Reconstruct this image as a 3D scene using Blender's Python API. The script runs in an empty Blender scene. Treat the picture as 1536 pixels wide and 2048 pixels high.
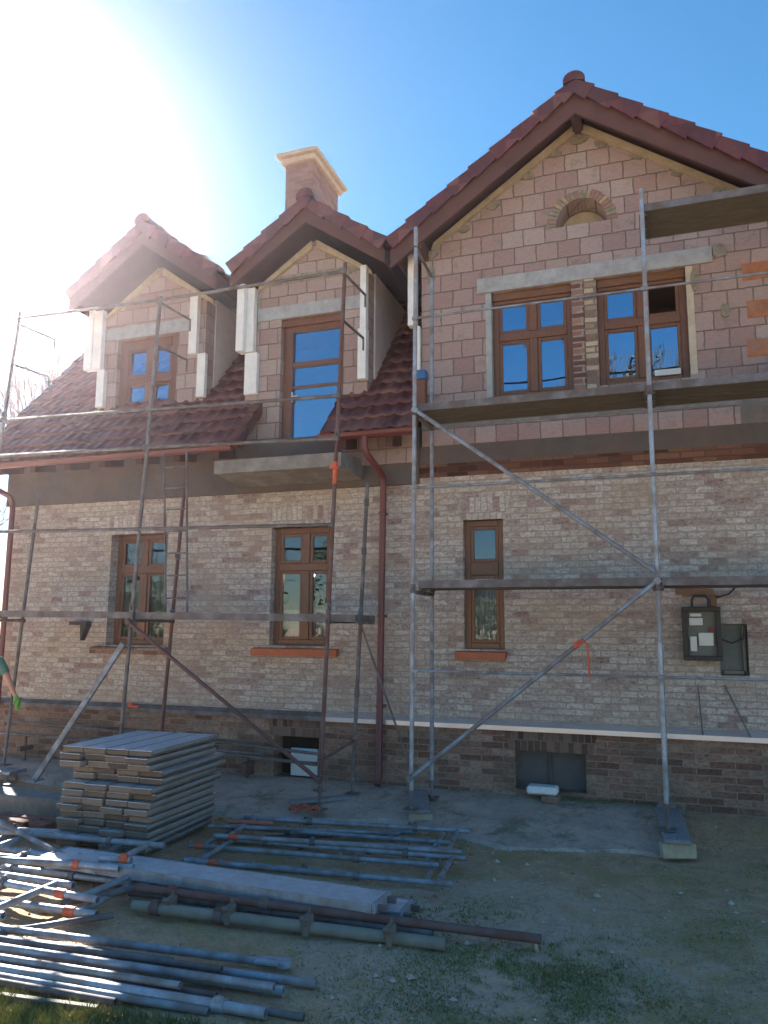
import bpy, math, random
from mathutils import Vector, Matrix, noise
from mathutils.geometry import tessellate_polygon
random.seed(7)
R = math.radians
scene = bpy.context.scene
COL = scene.collection

# ------------------------------------------------------------ camera
cam = bpy.data.cameras.new('camera')
cam.sensor_fit = 'VERTICAL'; cam.sensor_height = 24.0; cam.lens = 1540/2048*24.0
cam.clip_start = 0.05; cam.clip_end = 2000
camo = bpy.data.objects.new('camera', cam); COL.objects.link(camo)
rot = Matrix(((0.94456402, 0.0424927, 0.32556593), (0.32827789, -0.13942804, -0.93423415), (0.00569489, 0.98932007, -0.14564812)))
camo.matrix_world = Matrix.Translation((0, 0, 2.1)) @ rot.to_4x4()
scene.camera = camo

# ------------------------------------------------------------ sky, sun, exposure
SUN_EL, SUN_AZ = 27.6, -50.6          # azimuth measured from +Y, negative to the left
w = bpy.data.worlds.new('World'); scene.world = w; w.use_nodes = True
nt = w.node_tree; nt.nodes.clear()
sky = nt.nodes.new('ShaderNodeTexSky'); sky.sky_type = 'NISHITA'; sky.sun_disc = False
sky.sun_elevation = R(SUN_EL); sky.sun_rotation = R(SUN_AZ)
sky.air_density = 1.0; sky.dust_density = 0.05; sky.ozone_density = 3.0; sky.altitude = 100
bg = nt.nodes.new('ShaderNodeBackground'); bg.inputs['Strength'].default_value = 0.05
wo = nt.nodes.new('ShaderNodeOutputWorld')
hs = nt.nodes.new('ShaderNodeHueSaturation'); hs.inputs['Saturation'].default_value = 1.22; hs.inputs['Hue'].default_value = 0.490; hs.inputs['Value'].default_value = 0.68
nt.links.new(sky.outputs[0], hs.inputs['Color']); nt.links.new(hs.outputs[0], bg.inputs[0]); nt.links.new(bg.outputs[0], wo.inputs[0])
sl = bpy.data.lights.new('sun', 'SUN'); sl.energy = 5.0; sl.angle = R(0.53); sl.color = (1.0, 0.955, 0.89)
so = bpy.data.objects.new('sun', sl); COL.objects.link(so)
sd = Vector((math.sin(R(SUN_AZ))*math.cos(R(SUN_EL)), math.cos(R(SUN_AZ))*math.cos(R(SUN_EL)), math.sin(R(SUN_EL))))
so.rotation_euler = sd.to_track_quat('Z', 'Y').to_euler()
scene.view_settings.view_transform = 'Standard'; scene.view_settings.look = 'None'
scene.view_settings.exposure = 2.7; scene.view_settings.gamma = 1.0
scene.cycles.max_bounces = 8; scene.cycles.transparent_max_bounces = 12

# ------------------------------------------------------------ node helper
class NT:
    def __init__(s, name):
        s.m = bpy.data.materials.new(name); s.m.use_nodes = True
        s.t = s.m.node_tree; s.t.nodes.clear()
        s.out = s.t.nodes.new('ShaderNodeOutputMaterial')
        s.p = s.t.nodes.new('ShaderNodeBsdfPrincipled'); s.t.links.new(s.p.outputs[0], s.out.inputs[0])
    def set(s, sock, v):
        if isinstance(v, bpy.types.NodeSocket): s.t.links.new(v, sock)
        elif v is not None:
            if isinstance(v, (tuple, list)) and len(v) == 3 and sock.type == 'RGBA': v = (*v, 1)
            sock.default_value = v
    def n(s, kind, ins=None, out=0, **props):
        nd = s.t.nodes.new(kind)
        for k, v in props.items(): setattr(nd, k, v)
        for k, v in (ins or {}).items(): s.set(nd.inputs[k], v)
        return nd.outputs[out]
    def math(s, op, a, b=None, c=None):
        d = {0: a}
        if b is not None: d[1] = b
        if c is not None: d[2] = c
        return s.n('ShaderNodeMath', d, operation=op)
    def coord(s): return s.n('ShaderNodeTexCoord', out='Object')
    def sep(s, v):
        nd = s.t.nodes.new('ShaderNodeSeparateXYZ'); s.t.links.new(v, nd.inputs[0]); return nd.outputs
    def comb(s, x, y, z=0.0): return s.n('ShaderNodeCombineXYZ', {0: x, 1: y, 2: z})
    def noise(s, vec, scale, detail=4, rough=0.55, out='Fac', dist=0.0):
        return s.n('ShaderNodeTexNoise', {'Vector': vec, 'Scale': scale, 'Detail': detail, 'Roughness': rough, 'Distortion': dist}, out=out)
    def ramp(s, fac, stops, interp='LINEAR'):
        nd = s.t.nodes.new('ShaderNodeValToRGB'); cr = nd.color_ramp; cr.interpolation = interp
        while len(cr.elements) < len(stops): cr.elements.new(0.5)
        for e, (p, c) in zip(cr.elements, stops):
            e.position = p; e.color = (*c, 1) if len(c) == 3 else c
        s.set(nd.inputs[0], fac); return nd.outputs[0]
    def mix(s, fac, a, b, mode='MIX'):
        nd = s.t.nodes.new('ShaderNodeMix'); nd.data_type = 'RGBA'; nd.blend_type = mode
        s.set(nd.inputs[0], fac); s.set(nd.inputs[6], a); s.set(nd.inputs[7], b); return nd.outputs[2]
    def bump(s, h, strength=0.3, dist=0.01):
        b = s.n('ShaderNodeBump', {'Height': h, 'Strength': strength, 'Distance': dist}); s.t.links.new(b, s.p.inputs['Normal']); return b
    def done(s, col=None, rough=None, metal=None, spec=None):
        if col is not None: s.set(s.p.inputs['Base Color'], col)
        if rough is not None: s.set(s.p.inputs['Roughness'], rough)
        if metal is not None: s.set(s.p.inputs['Metallic'], metal)
        if spec is not None: s.set(s.p.inputs['Specular IOR Level'], spec)
        return s.m

def g3(v): return (v, v, v)
def brick_mat(name, W, H, mortar, palette, mcol, wear=0.0, fineamt=0.75, ox=0.0, oz=0.0, wob=0.006, stain=None, rough=0.9, soft=0.15, offs=0.5, blotch=0.35, rowvar=0.0, bumpd=0.012, smear=0.0):
    s = NT(name); P = s.sep(s.coord())
    u = s.math('ADD', s.math('ADD', P[0], P[1]), 50.0+ox); v = s.math('ADD', P[2], 20.0+oz)
    c0 = s.comb(u, v)
    nz = s.n('ShaderNodeTexNoise', {'Vector': c0, 'Scale': 9.0, 'Detail': 3}, out='Color')
    d = s.sep(nz)
    u = s.math('MULTIPLY_ADD', s.math('SUBTRACT', d[0], 0.5), wob*4, u); v = s.math('MULTIPLY_ADD', s.math('SUBTRACT', d[1], 0.5), wob*2.4, v)
    if rowvar:
        n2 = s.noise(c0, 1.1, 2); v = s.math('MULTIPLY_ADD', s.math('SUBTRACT', n2, 0.5), rowvar, v)
    c = s.comb(u, v)
    bt = s.t.nodes.new('ShaderNodeTexBrick'); bt.offset = offs; bt.squash = 1
    s.set(bt.inputs['Vector'], c); s.set(bt.inputs['Scale'], 1.0); s.set(bt.inputs['Mortar Size'], mortar); s.set(bt.inputs['Mortar Smooth'], soft)
    s.set(bt.inputs['Brick Width'], W); s.set(bt.inputs['Row Height'], H)
    row = s.math('FLOOR', s.math('DIVIDE', v, H))
    par = s.math('ABSOLUTE', s.math('MODULO', row, 2.0))
    uu = s.math('ADD', u, s.math('MULTIPLY', s.math('SUBTRACT', 1.0, par), W*offs))
    col = s.math('FLOOR', s.math('DIVIDE', uu, W))
    wn = s.t.nodes.new('ShaderNodeTexWhiteNoise'); wn.noise_dimensions = '2D'; s.set(wn.inputs['Vector'], s.comb(col, row))
    big = s.noise(c0, 0.55, 3)
    r = s.math('MULTIPLY_ADD', s.math('SUBTRACT', big, 0.5), blotch*2.0, wn.outputs[0])
    bc = s.ramp(r, palette, 'LINEAR')
    fine = s.noise(c0, 38, 5, 0.7)
    bc = s.mix(fineamt, bc, s.ramp(fine, [(0.25, g3(0.55)), (0.6, g3(1.0)), (0.8, g3(1.25))]), 'MULTIPLY')
    if wear:
        wv = s.noise(s.n('ShaderNodeMapping', {'Vector': c0, 'Scale': (1, 1.7, 1)}), 15, 7, 0.8)
        bc = s.mix(wear, bc, s.ramp(wv, [(0.36, (0.44, 0.38, 0.37)), (0.47, (0.86, 0.83, 0.82)), (0.55, (1.06, 1.05, 1.04)), (0.68, (1.28, 1.28, 1.27))]), 'MULTIPLY')
    fac = bt.outputs['Fac']
    if smear:
        sm = s.math('MULTIPLY', s.ramp(s.noise(c0, 5, 7, 0.75), [(0.56, g3(0)), (0.62, g3(1))]), smear)
        fac = s.math('MAXIMUM', fac, sm)
    mc = s.mix(0.6, mcol, s.ramp(s.noise(c0, 20, 4), [(0.3, g3(0.6)), (0.7, g3(1.2))]), 'MULTIPLY')
    out = s.mix(fac, bc, mc)
    if stain is not None:
        out = s.mix(s.math('MULTIPLY', s.ramp(s.noise(c0, 1.6, 5, 0.6), [(0.45, g3(0)), (0.7, g3(1))]), 0.5), out, stain)
    h = s.math('ADD', s.math('MULTIPLY', s.math('SUBTRACT', 1.0, bt.outputs['Fac']), 1.0), s.math('MULTIPLY', fine, 0.5))
    s.bump(h, 0.8, bumpd)
    return s.done(out, rough, spec=0.25)

def plain(name, col, rough=0.7, metal=0.0, var=0.25, scale=8.0, bumps=0.0, bdist=0.004, col2=None, thr=(0.4, 0.65), spec=0.4, stretch=(1, 1, 1)):
    s = NT(name); co = s.coord()
    if stretch != (1, 1, 1): co = s.n('ShaderNodeMapping', {'Vector': co, 'Scale': stretch})
    nf = s.noise(co, scale, 5, 0.65)
    c = s.mix(1.0, col, s.ramp(nf, [(0.25, g3(1-var)), (0.75, g3(1+var))]), 'MULTIPLY')
    if col2 is not None: c = s.mix(s.ramp(s.noise(co, scale*0.45, 5, 0.7), [(thr[0], g3(0)), (thr[1], g3(1))]), c, col2)
    if bumps: s.bump(s.noise(co, scale*3, 5, 0.7), bumps, bdist)
    return s.done(c, s.math('MULTIPLY_ADD', nf, 0.2, rough-0.1), metal, spec)

BP = [(0.0, (0.33, 0.245, 0.23)), (0.10, (0.42, 0.345, 0.325)), (0.32, (0.49, 0.435, 0.40)), (0.6, (0.53, 0.49, 0.455)), (1.0, (0.60, 0.565, 0.53))]
m_brick = brick_mat('pale_old_brick', 0.20, 0.074, 0.007, BP, (0.36, 0.325, 0.295), wear=1.0, blotch=0.30, rowvar=0.02, smear=0.65, stain=(0.42, 0.33, 0.24), wob=0.01)
m_plinth = brick_mat('brown_plinth_brick', 0.262, 0.076, 0.0065, [(0, (0.18, 0.095, 0.075)), (0.4, (0.28, 0.165, 0.125)), (0.8, (0.34, 0.22, 0.17)), (1, (0.40, 0.29, 0.23))], (0.28, 0.24, 0.20), wear=0.9, rowvar=0.02, stain=(0.1, 0.1, 0.075))
m_soldier = brick_mat('soldier_brick', 0.076, 0.27, 0.0065, BP, (0.36, 0.325, 0.295), wear=0.9, blotch=0.3, wob=0.006)
m_soldier2 = brick_mat('soldier_plinth_brick', 0.076, 0.27, 0.0065, [(0, (0.07, 0.04, 0.035)), (0.5, (0.16, 0.095, 0.075)), (1, (0.24, 0.16, 0.12))], (0.2, 0.17, 0.14), blotch=0.3)
m_brownbrick = brick_mat('brown_red_brick', 0.262, 0.076, 0.006, [(0, (0.07, 0.035, 0.03)), (0.5, (0.16, 0.07, 0.05)), (1, (0.24, 0.12, 0.08))], (0.1, 0.08, 0.07), blotch=0.3)
m_pierbrick = brick_mat('pale_pier_brick', 0.30, 0.076, 0.012, [(0, (0.17, 0.08, 0.07)), (0.35, (0.3, 0.2, 0.15)), (0.6, (0.46, 0.36, 0.26)), (1, (0.56, 0.47, 0.35))], (0.2, 0.19, 0.18), blotch=0.2, wob=0.008)
m_pierred = brick_mat('red_pier_brick', 0.30, 0.076, 0.012, [(0, (0.13, 0.055, 0.05)), (0.6, (0.24, 0.12, 0.1)), (1, (0.36, 0.22, 0.17))], (0.32, 0.3, 0.28), blotch=0.2, wob=0.008)
m_block = brick_mat('hollow_clay_block', 0.272, 0.231, 0.0085, [(0, (0.33, 0.235, 0.225)), (0.45, (0.37, 0.28, 0.27)), (0.8, (0.40, 0.32, 0.31)), (1, (0.41, 0.35, 0.34))], (0.20, 0.175, 0.15), fineamt=0.3, wear=0.22, soft=0.6, ox=0.1, oz=0.13, wob=0.008, blotch=0.2, bumpd=0.02, offs=0.42, smear=0.45)
m_blockb = brick_mat('hollow_clay_block_pale', 0.29, 0.231, 0.009, [(0, (0.32, 0.235, 0.22)), (0.5, (0.37, 0.29, 0.275)), (1, (0.42, 0.355, 0.34))], (0.20, 0.175, 0.15), fineamt=0.3, wear=0.22, soft=0.6, ox=0.02, oz=0.05, wob=0.008, blotch=0.2, bumpd=0.02, smear=0.2)
m_concrete = plain('grey_concrete', (0.24, 0.235, 0.225), 0.9, var=0.35, scale=5, bumps=0.4, bdist=0.006, col2=(0.16, 0.15, 0.14))
m_lintel = plain('pale_concrete_lintel', (0.34, 0.365, 0.38), 0.85, var=0.25, scale=9, bumps=0.4, bdist=0.005)
m_band = plain('dark_cement_band', (0.105, 0.098, 0.098), 0.92, var=0.3, scale=3, bumps=0.3, col2=(0.14, 0.11, 0.10))
m_stucco = plain('grey_cheek_render', (0.60, 0.58, 0.61), 0.9, var=0.12, scale=6, bumps=0.3)
m_mortar = plain('cement_mortar', (0.27, 0.25, 0.2), 0.95, var=0.4, scale=16, bumps=0.9, bdist=0.02)
m_plaster = plain('pale_plaster', (0.5, 0.45, 0.36), 0.9, var=0.2, scale=10, bumps=0.3)
m_white = plain('white_foam_board', (0.72, 0.76, 0.77), 0.7, var=0.14, scale=5, bumps=0.2, col2=(0.5, 0.52, 0.5), thr=(0.58, 0.72))
m_wood = plain('nut_brown_window_wood', (0.17, 0.078, 0.044), 0.38, var=0.28, scale=7, stretch=(9, 9, 1.2), spec=0.5)
m_woodgold = plain('golden_brown_wood', (0.17, 0.085, 0.04), 0.4, var=0.3, scale=7, stretch=(1.2, 9, 9), spec=0.5)
m_barge = plain('brown_barge_board', (0.105, 0.05, 0.042), 0.6, var=0.2, scale=4, bumps=0.1)
m_soffit = plain('brown_soffit', (0.085, 0.045, 0.04), 0.7, var=0.2, scale=6)
m_lath = plain('raw_pine_lath', (0.40, 0.34, 0.235), 0.8, var=0.22, scale=10, bumps=0.2)
m_gutter = plain('maroon_gutter_metal', (0.13, 0.03, 0.032), 0.4, var=0.1, scale=3, spec=0.6)
m_zinc = plain('galvanised_flashing', (0.62, 0.66, 0.72), 0.35, 0.75, var=0.12, scale=3)
m_terra = plain('terracotta_sill', (0.42, 0.12, 0.06), 0.55, var=0.2, scale=9)
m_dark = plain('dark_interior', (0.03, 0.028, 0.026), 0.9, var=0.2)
m_room = plain('room_wall', (0.11, 0.10, 0.09), 0.9, var=0.15)
m_black = plain('black_iron', (0.035, 0.034, 0.036), 0.5, var=0.2)
m_orange = plain('orange_plastic', (0.55, 0.11, 0.055), 0.6, var=0.25, scale=20)
m_orangeblk = plain('orange_clay', (0.34, 0.145, 0.08), 0.85, var=0.3, scale=9, bumps=0.6, col2=(0.30, 0.20, 0.16), thr=(0.5, 0.68))
m_net = plain('white_lace', (0.55, 0.58, 0.6), 0.9, var=0.35, scale=22, stretch=(3, 1, 1))
m_blind = plain('olive_blind', (0.22, 0.25, 0.19), 0.9, var=0.1)
m_greycell = plain('grey_shutter', (0.10, 0.10, 0.105), 0.6, var=0.15)
m_whitebox = plain('white_painted_panel', (0.62, 0.66, 0.66), 0.6, var=0.1)
m_bluecloth = plain('blue_bucket_plastic', (0.04, 0.14, 0.35), 0.5)
m_greenbox = plain('green_grey_paint', (0.15, 0.17, 0.155), 0.6, var=0.15)

def steel(name, base, rust, amt, rough=0.42, metal=0.55):
    s = NT(name); co = s.coord()
    oi = s.n('ShaderNodeObjectInfo', out='Random'); off = s.n('ShaderNodeVectorMath', {0: co, 1: s.comb(s.math('MULTIPLY', oi, 37.0), s.math('MULTIPLY', oi, 91.0))}, operation='ADD')
    n1 = s.noise(off, 5.0, 6, 0.7); n2 = s.noise(off, 40.0, 4, 0.6)
    c = s.mix(1.0, base, s.ramp(n2, [(0.3, g3(0.7)), (0.7, g3(1.15))]), 'MULTIPLY')
    rf = s.ramp(n1, [(0.52-amt*0.3, g3(0)), (0.66-amt*0.2, g3(1))])
    c = s.mix(s.math('MULTIPLY', rf, 0.85), c, rust)
    s.bump(n2, 0.25, 0.002)
    return s.done(c, s.math('MULTIPLY_ADD', rf, 0.3, rough), s.math('MULTIPLY', s.math('SUBTRACT', 1.0, rf), metal), 0.5)
m_steel = steel('galvanised_tube', (0.30, 0.36, 0.43), (0.15, 0.12, 0.11), 0.35, 0.5, 0.42)
m_steelb = steel('bright_galvanised_tube', (0.36, 0.42, 0.50), (0.22, 0.19, 0.17), 0.28, 0.44, 0.42)
m_rusty = steel('rusty_brown_tube', (0.17, 0.12, 0.12), (0.12, 0.055, 0.045), 0.5, 0.6, 0.25)
m_greytube = steel('dull_grey_tube', (0.20, 0.20, 0.215), (0.10, 0.08, 0.075), 0.45, 0.55, 0.3)
m_redtube = steel('old_red_painted_tube', (0.16, 0.065, 0.065), (0.10, 0.07, 0.07), 0.3, 0.55, 0.15)
m_deckwood = plain('weathered_deck_wood', (0.14, 0.122, 0.095), 0.85, var=0.4, scale=6, bumps=0.4, stretch=(1, 6, 6), col2=(0.10, 0.10, 0.07))
m_decktop = plain('grey_deck_steel', (0.55, 0.62, 0.70), 0.45, 0.5, var=0.25, scale=14, bumps=0.25)
m_stackwood0 = plain('rusty_coupler_iron', (0.16, 0.13, 0.11), 0.8, var=.3)
m_stackwood = plain('stacked_plank_wood', (0.19, 0.16, 0.125), 0.85, var=0.35, scale=9, bumps=0.4, col2=(0.13, 0.10, 0.08))
m_woodblk = plain('sawn_timber_block', (0.40, 0.34, 0.25), 0.85, var=0.2, scale=12, bumps=0.2)
m_boardgrey = plain('grey_weathered_board', (0.23, 0.23, 0.24), 0.85, var=0.3, scale=6, bumps=0.3, stretch=(6, 1, 6))
m_jeans = plain('blue_work_trousers', (0.10, 0.15, 0.21), 0.9, var=0.2)
m_shirt = plain('green_shirt', (0.08, 0.19, 0.14), 0.9, var=0.15)
m_skin = plain('skin', (0.50, 0.24, 0.17), 0.6, var=0.08)
m_glove = plain('lime_glove', (0.16, 0.42, 0.07), 0.6, var=0.1)
m_hair = plain('brown_hair', (0.05, 0.035, 0.025), 0.8)
m_bark = plain('bare_bark', (0.06, 0.05, 0.042), 0.9, var=0.3, scale=8)
m_needle = plain('dark_conifer_needles', (0.035, 0.07, 0.03), 0.8, var=0.4, scale=3)
m_leaf = plain('hedge_leaves', (0.03, 0.055, 0.02), 0.7, var=0.5, scale=2)

# roof tiles: dark engobed clay, each tile with its own tone
s = NT('engobed_roof_tile'); P = s.sep(s.coord())
cell = s.comb(s.math('FLOOR', s.math('DIVIDE', P[0], 0.2)), s.math('FLOOR', s.math('MULTIPLY', P[2], 4.2)), s.math('FLOOR', s.math('DIVIDE', P[1], 0.3)))
wn = s.n('ShaderNodeTexWhiteNoise', {'Vector': cell}, out=0)
c = s.ramp(wn, [(0, (0.085, 0.028, 0.028)), (0.5, (0.125, 0.040, 0.038)), (0.85, (0.16, 0.055, 0.048)), (1, (0.19, 0.08, 0.065))])
dirtf = s.ramp(s.noise(s.coord(), 2.3, 7, 0.7), [(0.5, g3(0)), (0.7, g3(0.5))]); c = s.mix(dirtf, c, (0.12, 0.095, 0.075))
nf = s.noise(s.coord(), 14, 5, 0.7)
c = s.mix(0.7, c, s.ramp(nf, [(0.3, g3(0.7)), (0.75, g3(1.25))]), 'MULTIPLY')
s.bump(s.noise(s.coord(), 60, 3), 0.2, 0.003)
m_tile = s.done(c, s.math('MULTIPLY_ADD', nf, 0.25, 0.28), spec=0.5)
m_tileedge = plain('tile_edge_clay', (0.26, 0.10, 0.06), 0.8, var=0.4, scale=14, col2=(0.13, 0.045, 0.04), thr=(0.4, 0.55))

# glass: clear, slightly dark pane with coated reflection
def glass(name, base, tint):
  s = NT(name); s.t.nodes.remove(s.p)
  gl = s.n('ShaderNodeBsdfGlossy', {'Color': tint, 'Roughness': 0.0})
  nb = s.n('ShaderNodeBump', {'Height': s.noise(s.coord(), 2.2, 2), 'Strength': 0.10, 'Distance': 0.02})
  s.t.links.new(nb, gl.node.inputs['Normal'])
  tr = s.n('ShaderNodeBsdfTransparent', {'Color': (0.75, 0.8, 0.8)})
  fr = s.n('ShaderNodeFresnel', {'IOR': 1.5})
  fac = s.math('MINIMUM', s.math('MULTIPLY_ADD', fr, 2.2, base), 1.0)
  mx = s.n('ShaderNodeMixShader', {0: fac, 1: tr, 2: gl}); s.t.links.new(mx, s.out.inputs[0]); return s.m
m_glass = glass('ground_floor_glass', 0.05, (0.75, 0.88, 1.0)); m_glassu = glass('coated_upper_glass', 0.40, (0.50, 0.74, 1.0))

s = NT('lit_bulb'); s.set(s.p.inputs['Emission Color'], (1.0, 0.55, 0.22)); s.set(s.p.inputs['Emission Strength'], 5.0); m_bulb = s.done((0.9, 0.7, 0.4), 0.4)

# ------------------------------------------------------------ mesh builder
class M:
    def __init__(s): s.v = []; s.f = []; s.mi = []; s.sm = []
    def add(s, vs, fs, mi=0, smooth=False):
        b = len(s.v); s.v += [Vector(v) for v in vs]
        for f in fs: s.f.append([b+i for i in f]); s.mi.append(mi); s.sm.append(smooth)
        return s
    def obox(s, c, ax, ay, az, mi=0, ch=0.0):
        c = Vector(c); ax, ay, az = Vector(ax), Vector(ay), Vector(az)
        if ch > 0:
            L = [ax.length, ay.length, az.length]; k = [1-min(ch/l, 0.45) for l in L]
            vs = []; idx = {}
            for sx in (-1, 1):
                for sy in (-1, 1):
                    for sz in (-1, 1):
                        for a in range(3):
                            q = [sx, sy, sz]
                            q = [q[i]*(1 if i == a else k[i]) for i in range(3)]
                            idx[(sx, sy, sz, a)] = len(vs); vs.append(c+ax*q[0]+ay*q[1]+az*q[2])
            fs = []
            for a in range(3):
                b, d = (a+1) % 3, (a+2) % 3
                for sg in (-1, 1):
                    loop = []
                    for (p, q) in ((-1, -1), (1, -1), (1, 1), (-1, 1)):
                        t = [0, 0, 0]; t[a] = sg; t[b] = p; t[d] = q; loop.append(idx[(*t, a)])
                    fs.append(loop if sg > 0 else loop[::-1])
            for a in range(3):
                b, d = (a+1) % 3, (a+2) % 3
                for p in (-1, 1):
                    for q in (-1, 1):
                        lo = [0, 0, 0]; hi = [0, 0, 0]; lo[a] = -1; hi[a] = 1
                        for t in (lo, hi): t[b] = p; t[d] = q
                        l = [idx[(*lo, b)], idx[(*hi, b)], idx[(*hi, d)], idx[(*lo, d)]]
                        fs.append(l if p*q > 0 else l[::-1])
            for sx in (-1, 1):
                for sy in (-1, 1):
                    for sz in (-1, 1):
                        l = [idx[(sx, sy, sz, 0)], idx[(sx, sy, sz, 1)], idx[(sx, sy, sz, 2)]]
                        fs.append(l if sx*sy*sz > 0 else l[::-1])
            return s.add(vs, fs, mi)
        vs = [c+ax*i+ay*j+az*k for k in (-1, 1) for j in (-1, 1) for i in (-1, 1)]
        return s.add(vs, [(0, 2, 3, 1), (4, 5, 7, 6), (0, 1, 5, 4), (2, 6, 7, 3), (0, 4, 6, 2), (1, 3, 7, 5)], mi)
    def box(s, x0, x1, y0, y1, z0, z1, mi=0, ch=0.0):
        return s.obox(((x0+x1)/2, (y0+y1)/2, (z0+z1)/2), ((x1-x0)/2, 0, 0), (0, (y1-y0)/2, 0), (0, 0, (z1-z0)/2), mi, ch)
    def tube(s, p, q, r, n=12, r2=None, mi=0, hollow=False):
        p, q = Vector(p), Vector(q); d = (q-p).normalized(); r2 = r if r2 is None else r2
        a = d.cross(Vector((0, 0, 1)) if abs(d.z) < 0.9 else Vector((1, 0, 0))).normalized(); b = d.cross(a)
        cs = [(math.cos(2*math.pi*i/n), math.sin(2*math.pi*i/n)) for i in range(n)]
        vs = [p+(a*x+b*y)*r for x, y in cs]+[q+(a*x+b*y)*r2 for x, y in cs]
        s.add(vs, [(i, (i+1) % n, n+(i+1) % n, n+i) for i in range(n)], mi, True)
        if hollow:
            k = 0.8; D = min(0.12, (q-p).length*0.3)
            for (o, rr, dd, fl) in ((p, r, d, 1), (q, r2, -d, 0)):
                vs = [o+(a*x+b*y)*rr for x, y in cs]+[o+(a*x+b*y)*rr*k for x, y in cs]+[o+dd*D+(a*x+b*y)*rr*k for x, y in cs]
                fs = [(i, n+i, n+(i+1) % n, (i+1) % n) for i in range(n)]+[(n+i, 2*n+i, 2*n+(i+1) % n, n+(i+1) % n) for i in range(n)]+[tuple(2*n+i for i in range(n))]
                if not fl: fs = [f[::-1] for f in fs]
                s.add(vs, fs, mi, False)
        else:
            s.add([p+(a*x+b*y)*r for x, y in cs], [tuple(range(n))[::-1]], mi); s.add([q+(a*x+b*y)*r2 for x, y in cs], [tuple(range(n))], mi)
        return s
    def path(s, pts, r, n=10, mi=0):
        pts = [Vector(p) for p in pts]; rings = []
        prev = None
        for i, p in enumerate(pts):
            d = (pts[min(i+1, len(pts)-1)]-pts[max(i-1, 0)]).normalized()
            if prev is None: a = d.cross(Vector((0, 0, 1)) if abs(d.z) < 0.9 else Vector((1, 0, 0))).normalized()
            else: a = (prev-d*prev.dot(d)).normalized()
            prev = a; b = d.cross(a); rr = r[i] if isinstance(r, (list, tuple)) else r
            rings.append([p+(a*math.cos(2*math.pi*k/n)+b*math.sin(2*math.pi*k/n))*rr for k in range(n)])
        vs = [v for g in rings for v in g]; fs = []
        for i in range(len(pts)-1):
            for k in range(n): fs.append((i*n+k, i*n+(k+1) % n, (i+1)*n+(k+1) % n, (i+1)*n+k))
        s.add(vs, fs, mi, True); s.add(rings[0], [tuple(range(n))[::-1]], mi); s.add(rings[-1], [tuple(range(n))], mi)
        return s
    def prism(s, poly, y0, y1, holes=(), mi=0, axis='y'):
        """outline in (x, z) (or (y, z) with axis 'x'), extruded between two depths; holes go through"""
        loops = [list(poly)]+[list(h) for h in holes]
        flat = [p for l in loops for p in l]
        tris = tessellate_polygon([[Vector((a, b, 0)) for a, b in l] for l in loops])
        mk = (lambda a, b, t: (a, t, b)) if axis == 'y' else (lambda a, b, t: (t, a, b))
        n = len(flat); vs = [mk(a, b, y0) for a, b in flat]+[mk(a, b, y1) for a, b in flat]
        fs = []
        for t in tris:
            A, B, C = (Vector((*flat[i], 0)) for i in t)
            if ((B-A).cross(C-A)).z < 0: t = t[::-1]
            fs.append(tuple(t)); fs.append(tuple(n+i for i in t[::-1]))
        o = 0
        for li, l in enumerate(loops):
            k = len(l); area = sum(l[i][0]*l[(i+1) % k][1]-l[(i+1) % k][0]*l[i][1] for i in range(k))
            for i in range(k):
                a, b = o+i, o+(i+1) % k
                f = (a, n+a, n+b, b)
                fs.append(f if (area > 0) == (li == 0) else f[::-1])
            o += k
        if axis == 'x' : fs = [f[::-1] for f in fs]
        return s.add(vs, fs, mi)
    def build(s, name, mats, parent=None, label=None):
        off = Vector(parent.get('_o', (0, 0, 0))) if parent else Vector((0, 0, 0))
        me = bpy.data.meshes.new(name); me.from_pydata([tuple(v-off) for v in s.v], [], s.f)
        for m in (mats if isinstance(mats, (list, tuple)) else [mats]): me.materials.append(m)
        me.polygons.foreach_set('material_index', s.mi); me.polygons.foreach_set('use_smooth', s.sm); me.update()
        o = bpy.data.objects.new(name, me); COL.objects.link(o)
        if parent:
            o.parent = parent; o['_o'] = tuple(off)
        if label: o['label'] = label
        return o

def sub(parent, mb, name, mats, label=None):   # a sub-part under a part mesh
    return mb.build(name, mats, parent, label)
def thing(name, label, cat, loc=(0, 0, 0), group=None, kind=None):
    o = bpy.data.objects.new(name, None); COL.objects.link(o); o.location = loc; o['_o'] = tuple(loc)
    o.empty_display_size = 0.2; o['label'] = label; o['category'] = cat
    if group: o['group'] = group
    if kind: o['kind'] = kind
    return o
def solo(mb, name, mats, label, cat, group=None, kind=None, loc=None):
    """a thing that is one mesh, its origin at loc"""
    if loc is None:
        b = [min(v[i] for v in mb.v) for i in range(3)]; t = [max(v[i] for v in mb.v) for i in range(3)]
        loc = ((b[0]+t[0])/2, (b[1]+t[1])/2, b[2])
    L = Vector(loc); mb.v = [v-L for v in mb.v]
    o = mb.build(name, mats); o.location = L
    if label: o['label'] = label
    if cat: o['category'] = cat
    if group: o['group'] = group
    if kind: o['kind'] = kind
    return o
def kids(o): return [c for c in bpy.data.objects if c.parent == o]
def dup(o, loc, rotz=0.0, label=None, group=None):
    def cp(a, par):
        c = a.copy(); COL.objects.link(c)
        if par: c.parent = par
        for ch in kids(a): cp(ch, c)
        return c
    r = cp(o, None); r.location = loc; r.rotation_euler = (0, 0, rotz)
    if label: r['label'] = label
    if group: r['group'] = group
    return r
def rect(x0, x1, z0, z1): return [(x0, z0), (x1, z0), (x1, z1), (x0, z1)]

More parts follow.
